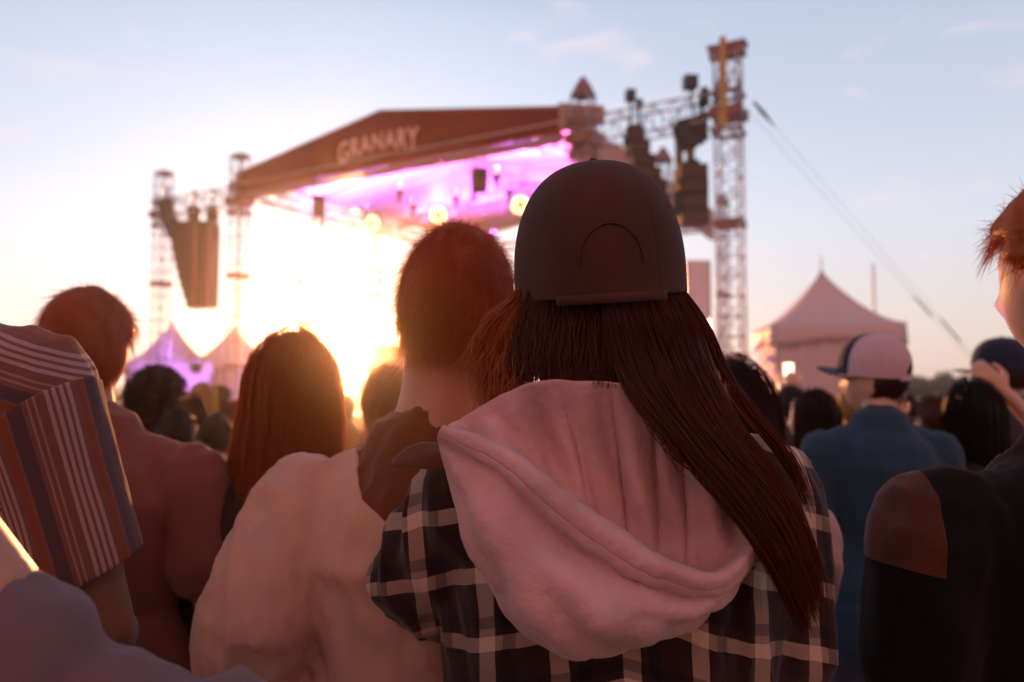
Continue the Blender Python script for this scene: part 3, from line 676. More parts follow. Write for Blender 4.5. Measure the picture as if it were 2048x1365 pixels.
def hand_parts(mb, wrist, dirn, palm_n, k, curl=0.35, sgn=1):
    """palm, four unequal fingers, thumb from the side of the palm"""
    d = Vector(dirn).normalized(); n = Vector(palm_n); n = (n - d * n.dot(d)).normalized(); s = d.cross(n) * sgn; w0 = Vector(wrist)
    mb.tube([w0, w0 + d * 0.035 * k, w0 + d * 0.09 * k], [(0.026 * k, 0.016 * k), (0.036 * k, 0.016 * k), (0.040 * k, 0.013 * k)], 12, side=s)
    for q, (o, l) in enumerate(((-0.030, 0.070), (-0.010, 0.080), (0.010, 0.075), (0.029, 0.058))):
        p = w0 + d * 0.088 * k + s * o * k; dd = (d + s * o * 2.5).normalized(); pts = [p]; a = 0.0
        for f in (0.42, 0.33, 0.25):
            a += curl * (0.8 + 0.12 * q); p = p + (dd * math.cos(a) + n * math.sin(a)) * l * f * k; pts.append(p)
        mb.tube(pts, [0.0095 * k, 0.009 * k, 0.0085 * k, 0.007 * k], 8)
    p = w0 + d * 0.03 * k - s * 0.030 * k; pts = [p, p + (d * 0.6 - s * 0.7 + n * 0.2).normalized() * 0.035 * k]; pts.append(pts[-1] + (d * 0.9 - s * 0.3 + n * 0.4).normalized() * 0.032 * k); pts.append(pts[-1] + (d * 0.9 + n * 0.5).normalized() * 0.022 * k)
    mb.tube(pts, [0.013 * k, 0.011 * k, 0.010 * k, 0.008 * k], 8)

def hair_roots(n, seed, back=1.0):
    """unit directions on the scalp: top, sides behind the ears, back"""
    rg = np.random.default_rng(seed); o = []
    while len(o) < n:
        v = rg.normal(size=(n * 2, 3)); v /= np.linalg.norm(v, axis=1, keepdims=True)
        lim = np.where(v[:, 1] > 0.35, 0.42, np.where(v[:, 1] > -0.1, 0.12, -0.62)); o += list(v[v[:, 2] > lim])
    return np.array(o[:n])
def hair_shell(mb, c, k, Mr, off, lump=0.0, seed=0, squash=1.0):
    G = []
    for i in range(31):
        th = math.pi * i / 30; row = []
        for j in range(48):
            a = 2 * math.pi * j / 48; d = Vector((math.sin(th) * math.cos(a), math.sin(th) * math.sin(a), math.cos(th)))
            lim = 0.42 if d.y > 0.35 else (0.12 if d.y > -0.1 else -0.62)
            m_ = max(0.0, min(1.0, (d.z - lim) / 0.14 + 0.3)); q = (off + lump * noise.noise(d * 3.5 + Vector((seed, 0, 0)))) * m_ - 0.012 * (1 - m_)
            x, y, z = d.x * (0.076 + q), d.y * (0.096 + q), d.z * (0.118 + q)
            if d.z < 0:
                x *= 1 - 0.28 * (-d.z) ** 1.5
                if d.y < 0: y *= 1 - 0.35 * -d.z
            row.append(Vector(c) + Mr @ Vector((x * k, y * k, z * k)))
        G.append(row)
    mb.grid(G, closed=True)
def rotated(P, Mr, c, k):
    return (P * k) @ np.array(Mr).T + np.array(c)
def short_hair(c, k, Mr, mat, par, seed, n=1500, ln=0.032, off=0.008, rad=0.0009, messy=0.4, lump=0.006, lay=0.22, wisps=0.0):
    rg = np.random.default_rng(seed); d = hair_roots(n, seed); K = 5; r0 = d * np.array([0.078, 0.098, 0.120]) * (1 + off * 4)
    drift = np.array([0.0, -0.35, -0.55]) + rg.normal(size=(n, 3)) * messy; tang = drift - d * np.sum(drift * d, 1, keepdims=True)
    dirn = d * lay + tang * 0.9; dirn /= np.linalg.norm(dirn, axis=1, keepdims=True); l_ = ln * rg.uniform(0.5, 1.25, (n, 1))
    P = np.stack([r0 + dirn * l_ * t + np.array([0, -0.1, -0.25]) * l_ * t * t for t in np.linspace(0, 1, K)], 1)
    if wisps:
        q = rg.random(n) < wisps; q &= d[:, 2] > -0.2; tt = np.linspace(0, 1, K)[None, :, None]; wl = (ln * rg.uniform(0.3, 1.0, n))[:, None, None]
        P[q] = (r0[:, None] + (d * 0.55 + tang * 0.5 + rg.normal(size=(n, 3)) * 0.35)[:, None] * wl * tt + (rg.normal(size=(n, 3)) * 0.4 + np.array([0, 0, -0.5]))[:, None] * wl * tt ** 2)[q]
    mb = MB(); hair_shell(mb, c, k, Mr, off + 0.006, lump, seed)
    return strands_mesh('hair', rotated(P.reshape(-1, 3), Mr, c, k).reshape(n, K, 3), rad * k * np.array([1, 1, 0.9, 0.7, 0.2]), mat, par, mb)
def curly_hair(c, k, Mr, mat, par, seed, n=900, ln=0.055, rad=0.0022):
    rg = np.random.default_rng(seed); d = hair_roots(n, seed); K = 12; t = np.linspace(0, 1, K)
    r0 = d * np.array([0.09, 0.105, 0.125]); a = rg.normal(size=(n, 3)); u = np.cross(d, a); u /= np.linalg.norm(u, axis=1, keepdims=True); v = np.cross(d, u)
    ph = rg.uniform(0, 6.28, n); l_ = ln * rg.uniform(0.5, 1.15, n)
    P = r0[:, None] + d[:, None] * (l_[:, None] * t)[:, :, None] + 0.011 * (u[:, None] * np.cos(ph[:, None] + 9 * t)[:, :, None] + v[:, None] * np.sin(ph[:, None] + 9 * t)[:, :, None]) + np.array([0, 0, -0.02]) * (t ** 2)[None, :, None]
    mb = MB(); hair_shell(mb, c, k, Mr, 0.032, 0.03, seed)
    return strands_mesh('hair', rotated(P.reshape(-1, 3), Mr, c, k).reshape(n, K, 3), rad * k * np.ones(K), mat, par, mb)
def long_hair(c, k, Mr, mat, par, seed, length=0.45, spread=0.05, n=900, rad=0.0016, back_y=-0.13, top=0.016):
    """hair falling from the crown over the back; c is the head centre"""
    rg = np.random.default_rng(seed); K = 16; P = np.zeros((n, K, 3)); mb = MB()
    def path(phi, th0, o, L_, wv, ph):
        pts = []; s_cap = 0.105 * (math.radians(97) - th0); tot = s_cap + L_
        for i in range(K):
            s = tot * i / (K - 1)
            if s < s_cap:
                th = th0 + s / 0.105; pts.append(((0.080 + o) * math.sin(th) * math.cos(phi), (0.100 + o) * math.sin(th) * math.sin(phi), (0.121 + o) * math.cos(th)))
            else:
                q = (s - s_cap); e = 1 + spread * q * 8 / (1 + 4 * q); f = min(1, q / 0.2)
                x = (0.080 + o) * math.cos(phi) * e; y = (0.100 + o) * math.sin(phi); y = y * (1 - f) + min(y, back_y * (0.5 + 0.5 * abs(math.sin(phi))) + 0.02) * f if math.sin(phi) < 0.1 else y * (1 - 0.2 * f)
                pts.append((x + wv * math.sin(ph + q * 16) * f, y + wv * math.cos(ph * 1.7 + q * 13) * f, -0.0147 - q))
        return pts
    for i in range(n):
        phi = math.pi * rg.uniform(0.93, 2.07); th0 = rg.uniform(0.05, 1.2) if rg.random() < 0.7 else rg.uniform(1.1, 1.6)
        fl_ = rg.random() < 0.10
        P[i] = path(phi, th0, top * (rg.uniform(1.1, 2.2) if fl_ else rg.uniform(0.3, 1.15)) + 0.003, length * rg.uniform(0.75, 1.06), 0.006, rg.uniform(0, 6.28))
    hair_shell(mb, (0, 0, 0), 1, Matrix.Identity(3), top * 0.55, 0.004, seed)
    G = []
    for q in np.linspace(0.0, 1, 10):
        row = []
        for j in range(25):
            phi = math.pi * (0.95 + 1.1 * j / 24); pp = path(phi, 1.3, top * 0.25, length * 0.93, 0, 0); row.append(pp[int(q * (K - 1))])
        G.append(row)
    mb.grid(G); mb.V = [tuple(Vector(c) + Mr @ (Vector(v) * k)) for v in mb.V]
    return strands_mesh('hair', rotated(P.reshape(-1, 3), Mr, c, k).reshape(n, K, 3), rad * k * np.concatenate([np.ones(K - 3), [0.8, 0.55, 0.2]]), mat, par, mb)

def cap_parts(par, c, k, Mr, mats, size=1.0, brim_up=0.0, opening=True, hz=1.0):
    """baseball cap facing +Y: crown panels, front panel, brim, button, strap"""
    rx, ry, rz = 0.096 * size, 0.115 * size, 0.118 * size * hz; z0 = 0.018; tr = lambda p: Vector(c) + Mr @ (Vector(p) * k)
    na, nz = 216, 54
    def pt(th, a, o=0.0):
        g = 1.0 - 0.012 * gauss(math.sin(3 * a + 0.0) * 0.33, 0.012) * min(1, th); zz = z0 + (rz + o) * math.cos(th) ** 0.9 if math.cos(th) > 0 else z0 + 0.7 * (math.cos(th)) * rz
        return ((rx + o) * g * math.sin(min(th, 1.57)) ** 0.8 * math.cos(a), (ry + o) * g * math.sin(min(th, 1.57)) ** 0.8 * math.sin(a), zz)
    def sheet(name, sel, mat, o=0.0):
        m = MB(); vid = {}; V = []; Fc = []; P = []
        ths = [0.02 + (1.80 - 0.02) * i / nz for i in range(nz + 1)]
        def g(i, j):
            j %= na
            if (i, j) not in vid: vid[(i, j)] = len(V); V.append(tr(pt(ths[i], 2 * math.pi * j / na, o))); P.append((j / na * 0.6, i / nz * 0.2, 0.01))
            return vid[(i, j)]
        for i in range(nz):
            for j in range(na):
                a = 2 * math.pi * (j + 0.5) / na; th = (ths[i] + ths[i + 1]) / 2
                if opening and th > 1.36:   # arched hole above the strap at the back
                    da = abs((a - 1.5 * math.pi + math.pi) % (2 * math.pi) - math.pi)
                    if da < 0.36 * math.sqrt(max(0, min(1, (th - 1.36) / 0.22))) and th < 1.66: continue
                if sel(th, a): Fc.append((g(i, j), g(i + 1, j), g(i + 1, j + 1), g(i, j + 1)))
        m.add(V, Fc, P); o_ = m.build(name, mat, par); md = o_.modifiers.new('thick', 'SOLIDIFY'); md.thickness = 0.003 * k; md.offset = -1; return o_
    fr = lambda th, a: math.sin(a) > math.cos(math.pi / 3.0)
    if mats.get('front'):
        sheet('front_panel', fr, mats['front'], 0.0005); sheet('crown', lambda th, a: not fr(th, a), mats['crown'])
    else: sheet('crown', lambda th, a: True, mats['crown'])
    m = MB(); m.tube([tr((0, 0, z0 + rz - 0.004)), tr((0, 0, z0 + rz - 0.001))], [0.010 * k, 0.007 * k], 12, side=(1, 0, 0)); m.build('button', mats.get('button', mats['crown']), par)
    G = []
    for i in range(9):
        f = i / 8; row = []
        for j in range(25):
            a = math.pi * (0.14 + 0.72 * j / 24); e = 0.074 * size * f * math.sin((a - 0.14 * math.pi) / 0.72) ** 0.55 if 0 < j < 24 else 0
            row.append(tr((rx * math.cos(a) * (1 + 0.04 * f), ry * math.sin(a) * 0.98 + e, z0 - 0.022 - 0.022 * (math.cos(a)) ** 2 + (0.012 + brim_up) * f - 0.012 * f * f)))
        G.append(row)
    m = MB(); m.grid(G); o = m.build('brim', mats.get('brim', mats['crown']), par); o.modifiers.new('thick', 'SOLIDIFY').thickness = 0.004 * k
    if hz > 1:
        pts = [tr(pt(1.50 - 0.30 * math.sin(math.pi * q / 24), 1.5 * math.pi + 0.34 * math.cos(math.pi * q / 24), 0.0012)) for q in range(25)]
        m = MB(); m.tube(pts, [0.0011 * k] * 25, 8); m.build('arch_trim', mats['crown'], par)
    if opening or hz > 1:
        m = MB(); G = []
        for f in (0, 0.5, 1):
            G.append([tr(((rx + 0.002) * math.cos(a), (ry + 0.002) * math.sin(a), z0 - 0.0165 * size - 0.010 * f * size)) for a in np.linspace(1.5 * math.pi - 0.6, 1.5 * math.pi + 0.6, 20)])
        m.grid(G); o = m.build('strap', mats.get('strap', mats['crown']), par); o.modifiers.new('thick', 'SOLIDIFY').thickness = 0.002

NOARM = ((0.23, -0.01, 1.12), (0.245, 0.06, 0.88))
def person(loc, h, label, skin='tan', shirt=None, sleeve='short', pants=None, hair=None, hat=None, yaw=0.0, armL=None, armR=None, head=(0, 0), tilt=(0, 0, 0),
           vox=0.013, group='people in the crowd', wide=1.0, seed=1, fold=0.006, curl=0.35, hk=1.0, shoulder_drop=0.0, collar=True, loose=0.0, face=False, neck=1.0, ffreq=9, flare=0.0):
    """a standing figure: body (skin) is one surface; hair and clothes are its parts. arms: (elbow, wrist) in local metres"""
    k = h / 1.75; b = MB(); sc_ = lambda p: Vector(p) * k
    tors = [(0.84, 0.15, 0.105, 0), (0.95, 0.165, 0.115, 0), (1.10, 0.135, 0.095, 0.01), (1.25, 0.155, 0.11, 0), (1.36, 0.168, 0.112, -0.012), (1.42, 0.14, 0.09, -0.015), (1.47, 0.075, 0.065, -0.015)]
    def torso(m, o, fl=0.0):
        m.tube([sc_((0, y, z - (shoulder_drop if z > 1.3 else 0))) for z, _, _, y in tors], [((rx * wide + o + fl * max(0, min(1, (1.40 - z) / 0.2))) * k, (ry + o) * k) for z, rx, ry, _ in tors], 24)
    hc = Vector((head[0], 0.015 + head[1], 1.632)) * k; Mr = Matrix.Rotation(tilt[2], 3, 'Z') @ Matrix.Rotation(tilt[0], 3, 'X') @ Matrix.Rotation(tilt[1], 3, 'Y')
    torso(b, 0); b.tube([sc_((0, -0.02, 1.42)), sc_((head[0] * 0.4, -0.012, 1.50)), hc + Mr @ Vector((0, -0.02, -0.055)) * k], [0.062 * k * neck, 0.054 * k * neck, 0.054 * k * neck], 16)
    head_grid(b, hc, k * hk, Mr)
    arms = {}
    for sx, spec in ((-1, armL), (1, armR)):
        if spec is None: e, w_ = NOARM; e = Vector((e[0] * sx * (0.5 + 0.5 * wide), e[1], e[2])) * k; w_ = Vector((w_[0] * sx * (0.5 + 0.5 * wide), w_[1], w_[2])) * k
        else: e, w_ = Vector(spec[0]), Vector(spec[1])
        sh = Vector((sx * 0.172 * wide, -0.01, 1.392 - shoulder_drop)) * k; arms[sx] = (sh, e, w_)
        b.tube([sc_((0, -0.015, 1.455 - shoulder_drop)), sh], [0.052 * k, 0.050 * k], 14)
        b.tube([sh, sh.lerp(e, 0.35), e, e.lerp(w_, 0.3), w_], [0.054 * k, 0.050 * k, 0.038 * k, 0.039 * k, 0.026 * k], 14)
        dd = (w_ - e).normalized(); hand_parts(b, w_, dd, Vector((-sx, 0, 0)) if dd.z < 0.3 else Vector((0, 1, 0)), k, curl, 1)
    for sx in (-1, 1):
        b.tube([sc_((sx * 0.085, 0, 0.88)), sc_((sx * 0.09, 0.01, 0.70)), sc_((sx * 0.092, 0.012, 0.48)), sc_((sx * 0.094, -0.005, 0.34)), sc_((sx * 0.095, -0.02, 0.09))], [0.088 * k, 0.082 * k, 0.055 * k, 0.054 * k, 0.038 * k], 16)
        b.tube([sc_((sx * 0.095, -0.035, 0.04)), sc_((sx * 0.10, 0.06, 0.045)), sc_((sx * 0.105, 0.15, 0.03))], [0.034 * k, 0.036 * k, 0.026 * k], 10)
    body = fuse('person', b, SK[skin], None, vox, 3); body.location = loc; body.rotation_euler = (0, 0, yaw); tag(body, label, 'person', group)
    # shirt
    o = 0.020 + loose; m = MB(); torso(m, o, flare); m.tube([sc_((0, 0, 0.78)), sc_((0, 0, 0.9))], [((0.165 * wide + o + flare) * k, (0.125 + o) * k)] * 2, 24)
    for sx in (-1, 1):
        sh, e, w_ = arms[sx]; m.tube([sc_((0, -0.015, 1.452 - shoulder_drop)), sh], [(0.056 + o * 0.5) * k, (0.052 + o * 0.6) * k], 14)
        if sleeve == 'short': m.tube([sh, sh.lerp(e, 0.35), sh.lerp(e, 0.72)], [(0.056 + o) * k, (0.052 + o) * k, (0.050 + o * 1.2) * k], 16)
        elif sleeve == 'long': m.tube([sh, sh.lerp(e, 0.5), e, e.lerp(w_, 0.5), e.lerp(w_, 0.93)], [(0.056 + o) * k, (0.050 + o) * k, (0.042 + o) * k, (0.038 + o) * k, (0.030 + o * 0.8) * k], 16)
        elif sleeve == 'none': m.tube([sh - Vector((sx * 0.02, 0, 0)), sh], [(0.05 + o * 0.4) * k] * 2, 12)
    if collar: m.tube([sc_((0, -0.02, 1.44)), sc_((0, -0.02, 1.485))], [(0.080 * k, 0.074 * k), (0.066 * k, 0.066 * k)], 16, flat=True)
    sh_o = fuse('shirt', m, shirt, body, vox * 0.85, 3, (fold, ffreq, seed * 3.7))
    # legs
    m = MB(); o = 0.014
    m.tube([sc_((0, 0, 0.84)), sc_((0, 0, 0.98))], [((0.158 + o) * k, (0.112 + o) * k)] * 2, 20)
    for sx in (-1, 1): m.tube([sc_((sx * 0.085, 0, 0.88)), sc_((sx * 0.09, 0.01, 0.70)), sc_((sx * 0.092, 0.012, 0.48)), sc_((sx * 0.094, -0.005, 0.3)), sc_((sx * 0.095, -0.02, 0.10))], [(r + o) * k for r in (0.088, 0.082, 0.060, 0.056, 0.05)], 16)
    fuse('trousers', m, pants or M['jeans'], body, vox * 1.2, 2, (0.005, 10, seed))
    for sx in (-1, 1):
        m = MB(); m.tube([sc_((sx * 0.095, -0.045, 0.05)), sc_((sx * 0.10, 0.05, 0.055)), sc_((sx * 0.107, 0.16, 0.04))], [(0.042 * k, 0.05 * k), (0.046 * k, 0.055 * k), (0.042 * k, 0.036 * k)], 12)
        m.build('shoe', M['shoe'], body)
    if face:
        for sx in (-1, 1):
            m = MB(); q = hc + Mr @ Vector((sx * 0.031, 0.080, 0.006)) * k; m.tube([q - Vector((0, 0, 0.003)), q + Vector((0, 0, 0.003))], [0.009 * k] * 2, 10); m.build('eye', M['eyewhite'], body)
    hb = hc
    if hair:
        kind, colr, kw = hair[0], HM[hair[1]], (hair[2] if len(hair) > 2 else {})
        {'short': short_hair, 'long': long_hair, 'curly': curly_hair}[kind](hb, k * hk, Mr, colr, body, seed + 100, **kw)
    if hat: cap_parts(body, hb + Mr @ Vector((0, 0, 0.02)) * k, k * hk, Mr, **hat)
    body['_shirt'] = sh_o.name; return body, arms, hc, k
def stand(px, py_top, Y, hat=0.0):
    """ground point and standing height of someone whose head top is at that pixel"""
    p = at(px, py_top, Y); g = ground_z(Y); return Vector((p.x, Y, g)), p.z - g - hat

FB = {}
def fab(name, c, **kw):
    if name not in FB: FB[name] = fabric(name, c, **kw)
    return FB[name]

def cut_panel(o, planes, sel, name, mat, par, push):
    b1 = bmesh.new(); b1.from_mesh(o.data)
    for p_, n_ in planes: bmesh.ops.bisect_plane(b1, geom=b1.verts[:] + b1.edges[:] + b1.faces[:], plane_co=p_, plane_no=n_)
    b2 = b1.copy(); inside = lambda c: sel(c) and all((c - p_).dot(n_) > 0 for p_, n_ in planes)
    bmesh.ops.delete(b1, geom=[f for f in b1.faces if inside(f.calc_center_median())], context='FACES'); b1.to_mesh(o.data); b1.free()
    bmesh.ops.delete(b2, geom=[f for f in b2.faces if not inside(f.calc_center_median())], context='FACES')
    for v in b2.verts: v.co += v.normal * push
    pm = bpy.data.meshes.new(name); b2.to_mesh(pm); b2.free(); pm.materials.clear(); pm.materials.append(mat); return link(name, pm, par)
def side_plane(a, b, toward): 
    n = (b - a).cross(Vector((0, 1, 0))).normalized(); return (a, n if n.dot(toward) > 0 else -n)

# --- woman in the dark cap with the pink hood and plaid jacket
def plaid():
    m, Nn, Lk, P = new_mat('plaid_flannel'); P.inputs['Roughness'].default_value = 0.92; P.inputs['Sheen Weight'].default_value = 0.25; P.inputs['Specular IOR Level'].default_value = 0.1
    t = mnode(m, 'ShaderNodeTexCoord'); nz_ = mnode(m, 'ShaderNodeTexNoise'); nz_.inputs['Scale'].default_value = 7; Lk.new(t.outputs['Object'], nz_.inputs['Vector'])
    mx = mnode(m, 'ShaderNodeVectorMath', operation='MULTIPLY_ADD'); Lk.new(nz_.outputs['Color'], mx.inputs[0]); mx.inputs[1].default_value = (0.022, 0.022, 0.022); Lk.new(t.outputs['Object'], mx.inputs[2])
    s = mnode(m, 'ShaderNodeSeparateXYZ'); Lk.new(mx.outputs[0], s.inputs[0])
    u = mcalc(m, 'ADD', s.outputs[0], mcalc(m, 'MULTIPLY', s.outputs[2], 0.07)); v = mcalc(m, 'ADD', s.outputs[2], mcalc(m, 'MULTIPLY', mcalc(m, 'ABSOLUTE', s.outputs[0]), 0.30))
    A = stripes_expr(m, u, 0.078, [(0.05, 0.30)]); B = stripes_expr(m, u, 0.078, [(0.42, 0.60)]); C = stripes_expr(m, v, 0.078, [(0.05, 0.28)]); D = stripes_expr(m, v, 0.078, [(0.40, 0.58)])
    cream = mcalc(m, 'MULTIPLY', mcalc(m, 'ADD', A, C), 0.5); dark = mcalc(m, 'MULTIPLY', mcalc(m, 'ADD', B, D), 0.5)
    col = mmix(m, cream, (0.028, 0.011, 0.010), (0.62, 0.46, 0.37)); col = mmix(m, dark, col, (0.006, 0.005, 0.006))
    w_ = obj_noise(m, 700, 2); n1 = obj_noise(m, 12, 4)
    return finish(m, P, col, mcalc(m, 'ADD', w_, n1), 0.35, 0.003, 0.1)
def hoodie_mat():
    m = fabric('pink_fleece', (0.56, 0.345, 0.345), 0.42, 0.95, 0.35, 0.1, 260, 11); return m
M['plaid'] = plaid(); M['hoodie'] = hoodie_mat(); 
def cap_mat():
    m, Nn, Lk, P = new_mat('dark_cap_mesh'); P.inputs['Roughness'].default_value = 0.9; P.inputs['Sheen Weight'].default_value = 0.06; P.inputs['Specular IOR Level'].default_value = 0.2
    t = mnode(m, 'ShaderNodeAttribute', attribute_name='pat'); q = mnode(m, 'ShaderNodeSeparateXYZ'); Lk.new(t.outputs['Vector'], q.inputs[0])
    gr = mcalc(m, 'MULTIPLY', mcalc(m, 'SINE', mcalc(m, 'MULTIPLY', q.outputs[0], 1150)), mcalc(m, 'SINE', mcalc(m, 'MULTIPLY', q.outputs[1], 1150)))
    n = obj_noise(m, 16, 5); col = mmix(m, n, (0.042, 0.016, 0.012), (0.085, 0.036, 0.028)); col = mmix(m, mcalc(m, 'MULTIPLY', mcalc(m, 'GREATER_THAN', gr, 0.25), 0.12), col, (0.012, 0.006, 0.005))
    return finish(m, P, col, mcalc(m, 'ADD', mcalc(m, 'MULTIPLY', gr, 0.25), n), 0.3, 0.002)
M['cap_dark'] = cap_mat()
wy = 0.985; woman_loc = Vector((0.132, wy, 0)); wh = 1.735
toL = lambda p, o: Vector(p) - Vector(o)
armL = (toL(at(835, 1145, 1.02), woman_loc), toL(at(890, 1330, 1.24), woman_loc)); armR = (toL(at(1560, 1290, 1.0), woman_loc), toL(at(1500, 1500, 1.1), woman_loc))
hx = (at(1200, 600, 0.945).x - woman_loc.x) / (wh / 1.75)
woman, warms, whc, wk = person(woman_loc, wh, 'woman in dark cap with pink hood over plaid jacket and long brown hair', 'light', M['plaid'], 'long', head=(hx, -0.045), tilt=(0.03, -0.05, 0), armL=armL, armR=armR, vox=0.0085, wide=1.02, seed=5, shoulder_drop=0.025, flare=0.05, fold=0.010, ffreq=12, group='couple in the middle', loose=0.004, collar=False)
bpy.data.objects[woman['_shirt']].name = 'plaid_jacket'
cap_parts(woman, whc + Vector((0.0, -0.008, -0.004)), wk, Matrix.Rotation(-0.06, 3, 'Y') @ Matrix.Rotation(0.12, 3, 'X'), dict(crown=M['cap_dark']), size=1.10, hz=1.10, opening=False)
# the hood hanging on her back: lining, rolled rim, bag
hood_rows = [
 [(895, 858, .880), (985, 800, .865), (1075, 762, .855), (1180, 762, .850), (1290, 778, .852), (1390, 850, .860), (1490, 950, .875)],
 [(896, 862, .862), (1000, 850, .866), (1110, 880, .872), (1210, 930, .872), (1310, 980, .866), (1410, 1000, .864), (1510, 1000, .870)],
 [(893, 862, .845), (1020, 908, .852), (1130, 985, .857), (1230, 1058, .857), (1330, 1112, .854), (1430, 1128, .852), (1528, 1040, .860)],
 [(885, 856, .828), (1012, 902, .806), (1122, 985, .794), (1226, 1062, .788), (1332, 1128, .788), (1445, 1148, .798), (1540, 1050, .842)],
 [(878, 868, .830), (1004, 938, .804), (1104, 1030, .790), (1204, 1104, .786), (1318, 1160, .790), (1446, 1176, .804), (1540, 1072, .846)],
 [(879, 882, .838), (1000, 962, .816), (1096, 1054, .804), (1194, 1124, .800), (1308, 1178, .802), (1436, 1190, .812), (1532, 1090, .850)],
 [(892, 930, .842), (982, 1050, .800), (1080, 1140, .775), (1190, 1196, .768), (1308, 1222, .780), (1424, 1206, .812), (1518, 1112, .852)],
 [(915, 1010, .848), (992, 1150, .810), (1080, 1240, .784), (1190, 1276, .778), (1298, 1262, .790), (1404, 1224, .822), (1506, 1122, .856)],
 [(938, 1070, .862), (1006, 1208, .842), (1090, 1296, .830), (1190, 1312, .828), (1288, 1288, .836), (1394, 1238, .852), (1496, 1128, .868)],
 [(955, 1050, .890), (1022, 1175, .880), (1100, 1262, .876), (1190, 1282, .876), (1278, 1252, .878), (1378, 1206, .884), (1480, 1106, .890)]]
C0 = np.array([[tuple(at(q[0], q[1], q[2] - (0.045 if q is not None and i_ < 9 else 0.02)) - woman_loc) for q in r] for i_, r in enumerate(hood_rows)])
NR, NC = 181, 220; A_ = catmull(C0, NR); Gd = np.stack([catmull(A_[i], NC) for i in range(NR)])
nn = np.cross(np.gradient(Gd, axis=1), np.gradient(Gd, axis=0)); nn /= np.linalg.norm(nn, axis=2, keepdims=True) + 1e-9
if nn[NR // 2, NC // 2, 1] > 0: nn = -nn
for i in range(NR):
    r = i / (NR - 1) * 9
    for j in range(NC):
        u = j / (NC - 1); f = 0
        if r < 2.3: f = 0.0085 * max(0, 1 - abs(r - 1.0) / 1.3) * (math.cos(2 * math.pi * (u * 4.6 + 0.12 * r)) + 0.6 * math.cos(2 * math.pi * (u * 8.3 - 0.2 * r) + 1.1))
        elif r > 5.2: f = 0.0035 * math.sin(math.pi * min(1, (r - 5.2) / 3.4)) * (math.cos(2 * math.pi * (u * 3.2 - 0.55 * (r - 5)) + 0.6) + 0.7 * math.sin(2 * math.pi * (u * 5.1 + 0.4 * (r - 5))))
        if r < 2.5:
            for uc, wdt, dp in ((0.40, 0.010, 0.004), (0.565 - 0.01 * r, 0.012, 0.013), (0.70 - 0.03 * r, 0.016, 0.012), (0.80 - 0.03 * r, 0.012, 0.010)): f -= dp * gauss(u - uc, wdt) * max(0, 1 - abs(r - 1.2) / 1.4)
        f -= 0.0035 * gauss(r - 4.55, 0.07) + 0.0012 * gauss(r - 3.75, 0.05)
        p = Vector(Gd[i, j]); f += 0.0022 * noise.noise(p * 38) + 0.004 * noise.noise(p * 14 + Vector((3, 1, 0))) + 0.0009 * noise.noise(p * 120)
        if r > 4.7: f += 0.004 * (0.35 - abs(noise.noise(Vector((p.x * 16 + p.z * 9, p.y * 8, p.z * 6)))))
        elif r > 2.6: f += 0.0011 * math.sin(u * 95 + 2 * noise.noise(p * 20)) * noise.noise(p * 17)
        Gd[i, j] += nn[i, j] * f * max(0.0, min(1, (1 - u) / 0.10, u / 0.04))
hm = MB(); hm.grid([[tuple(q) for q in r] for r in Gd]); o = hm.build('hood', M['hoodie'], woman); md = o.modifiers.new('thick', 'SOLIDIFY'); md.thickness = 0.003; md.offset = -1
# collar tip of the jacket under the hood, and the hoodie round the neck
ct = np.array([[tuple(at(*q) - woman_loc) for q in r] for r in (
 [(905, 884, .93), (880, 886, .925), (845, 884, .92), (812, 896, .92), (784, 920, .92)],
 [(905, 905, .905), (880, 908, .90), (848, 912, .90), (815, 920, .905), (783, 930, .912)],
 [(905, 940, .90), (885, 940, .895), (855, 938, .895), (820, 934, .90), (784, 934, .912)])])
ct = catmull(ct, 12); m = MB(); m.grid([[tuple(q) for q in catmull(r, 24)] for r in ct]); o = m.build('collar', fab('rust_corduroy', (0.11, 0.04, 0.02)), woman); md = o.modifiers.new('thick', 'SOLIDIFY'); md.thickness = 0.006
m = MB(); nk = whc + Vector((0, -0.01, -0.15)) * wk
m.tube([sum_ for sum_ in (Vector((0, -0.02, 1.375)) * wk, Vector((0.0, -0.02, 1.44)) * wk, Vector((hx * 0.3, -0.025, 1.50)) * wk)], [(0.155 * wk, 0.115 * wk), (0.115 * wk, 0.10 * wk), (0.078 * wk, 0.080 * wk)], 24)
fuse('hoodie_neck', m, M['hoodie'], woman, 0.008, 3, (0.005, 12, 2))
def fw(q): return (q[0], q[1], q[2] - 0.047 * min(1, max(0, (q[1] - 690) / 100)))
def lock(A, B, n, thick, seed, K=22, rad=0.0010, wav=0.004, cut=(0.8, 1.0), org=woman_loc, fly=0.0):
    rg = np.random.default_rng(seed); a = np.array([tuple(at(*fw(q)) - org) for q in A]); b = np.array([tuple(at(*fw(q)) - org) for q in B]); a, b = catmull(a, K), catmull(b, K); t = np.linspace(0, 1, K)
    out_ = np.zeros((n, K, 3))
    for i in range(n):
        s = rg.uniform(0, 1); s2 = np.clip(s + 0.06 * rg.normal() * t, -0.05 - fly, 1.05 + fly)[:, None]; p = a * (1 - s2) + b * s2
        dep = rg.uniform(-1, 1); p[:, 1] += dep * thick * math.sqrt(max(0, 1 - (2 * s - 1) ** 2)) - 0.3 * thick
        ph = rg.uniform(0, 6.28, 3); q = np.clip(t * 3, 0, 1) * wav
        p[:, 0] += q * np.sin(ph[0] + 7 * t) + fly * 0.03 * rg.normal() * t ** 2; p[:, 1] += q * np.sin(ph[1] + 6 * t); p[:, 2] += q * 0.4 * np.sin(ph[2] + 5 * t)
        e = rg.uniform(*cut); out_[i] = catmull(p[:max(4, int(K * e))], K)
    return out_
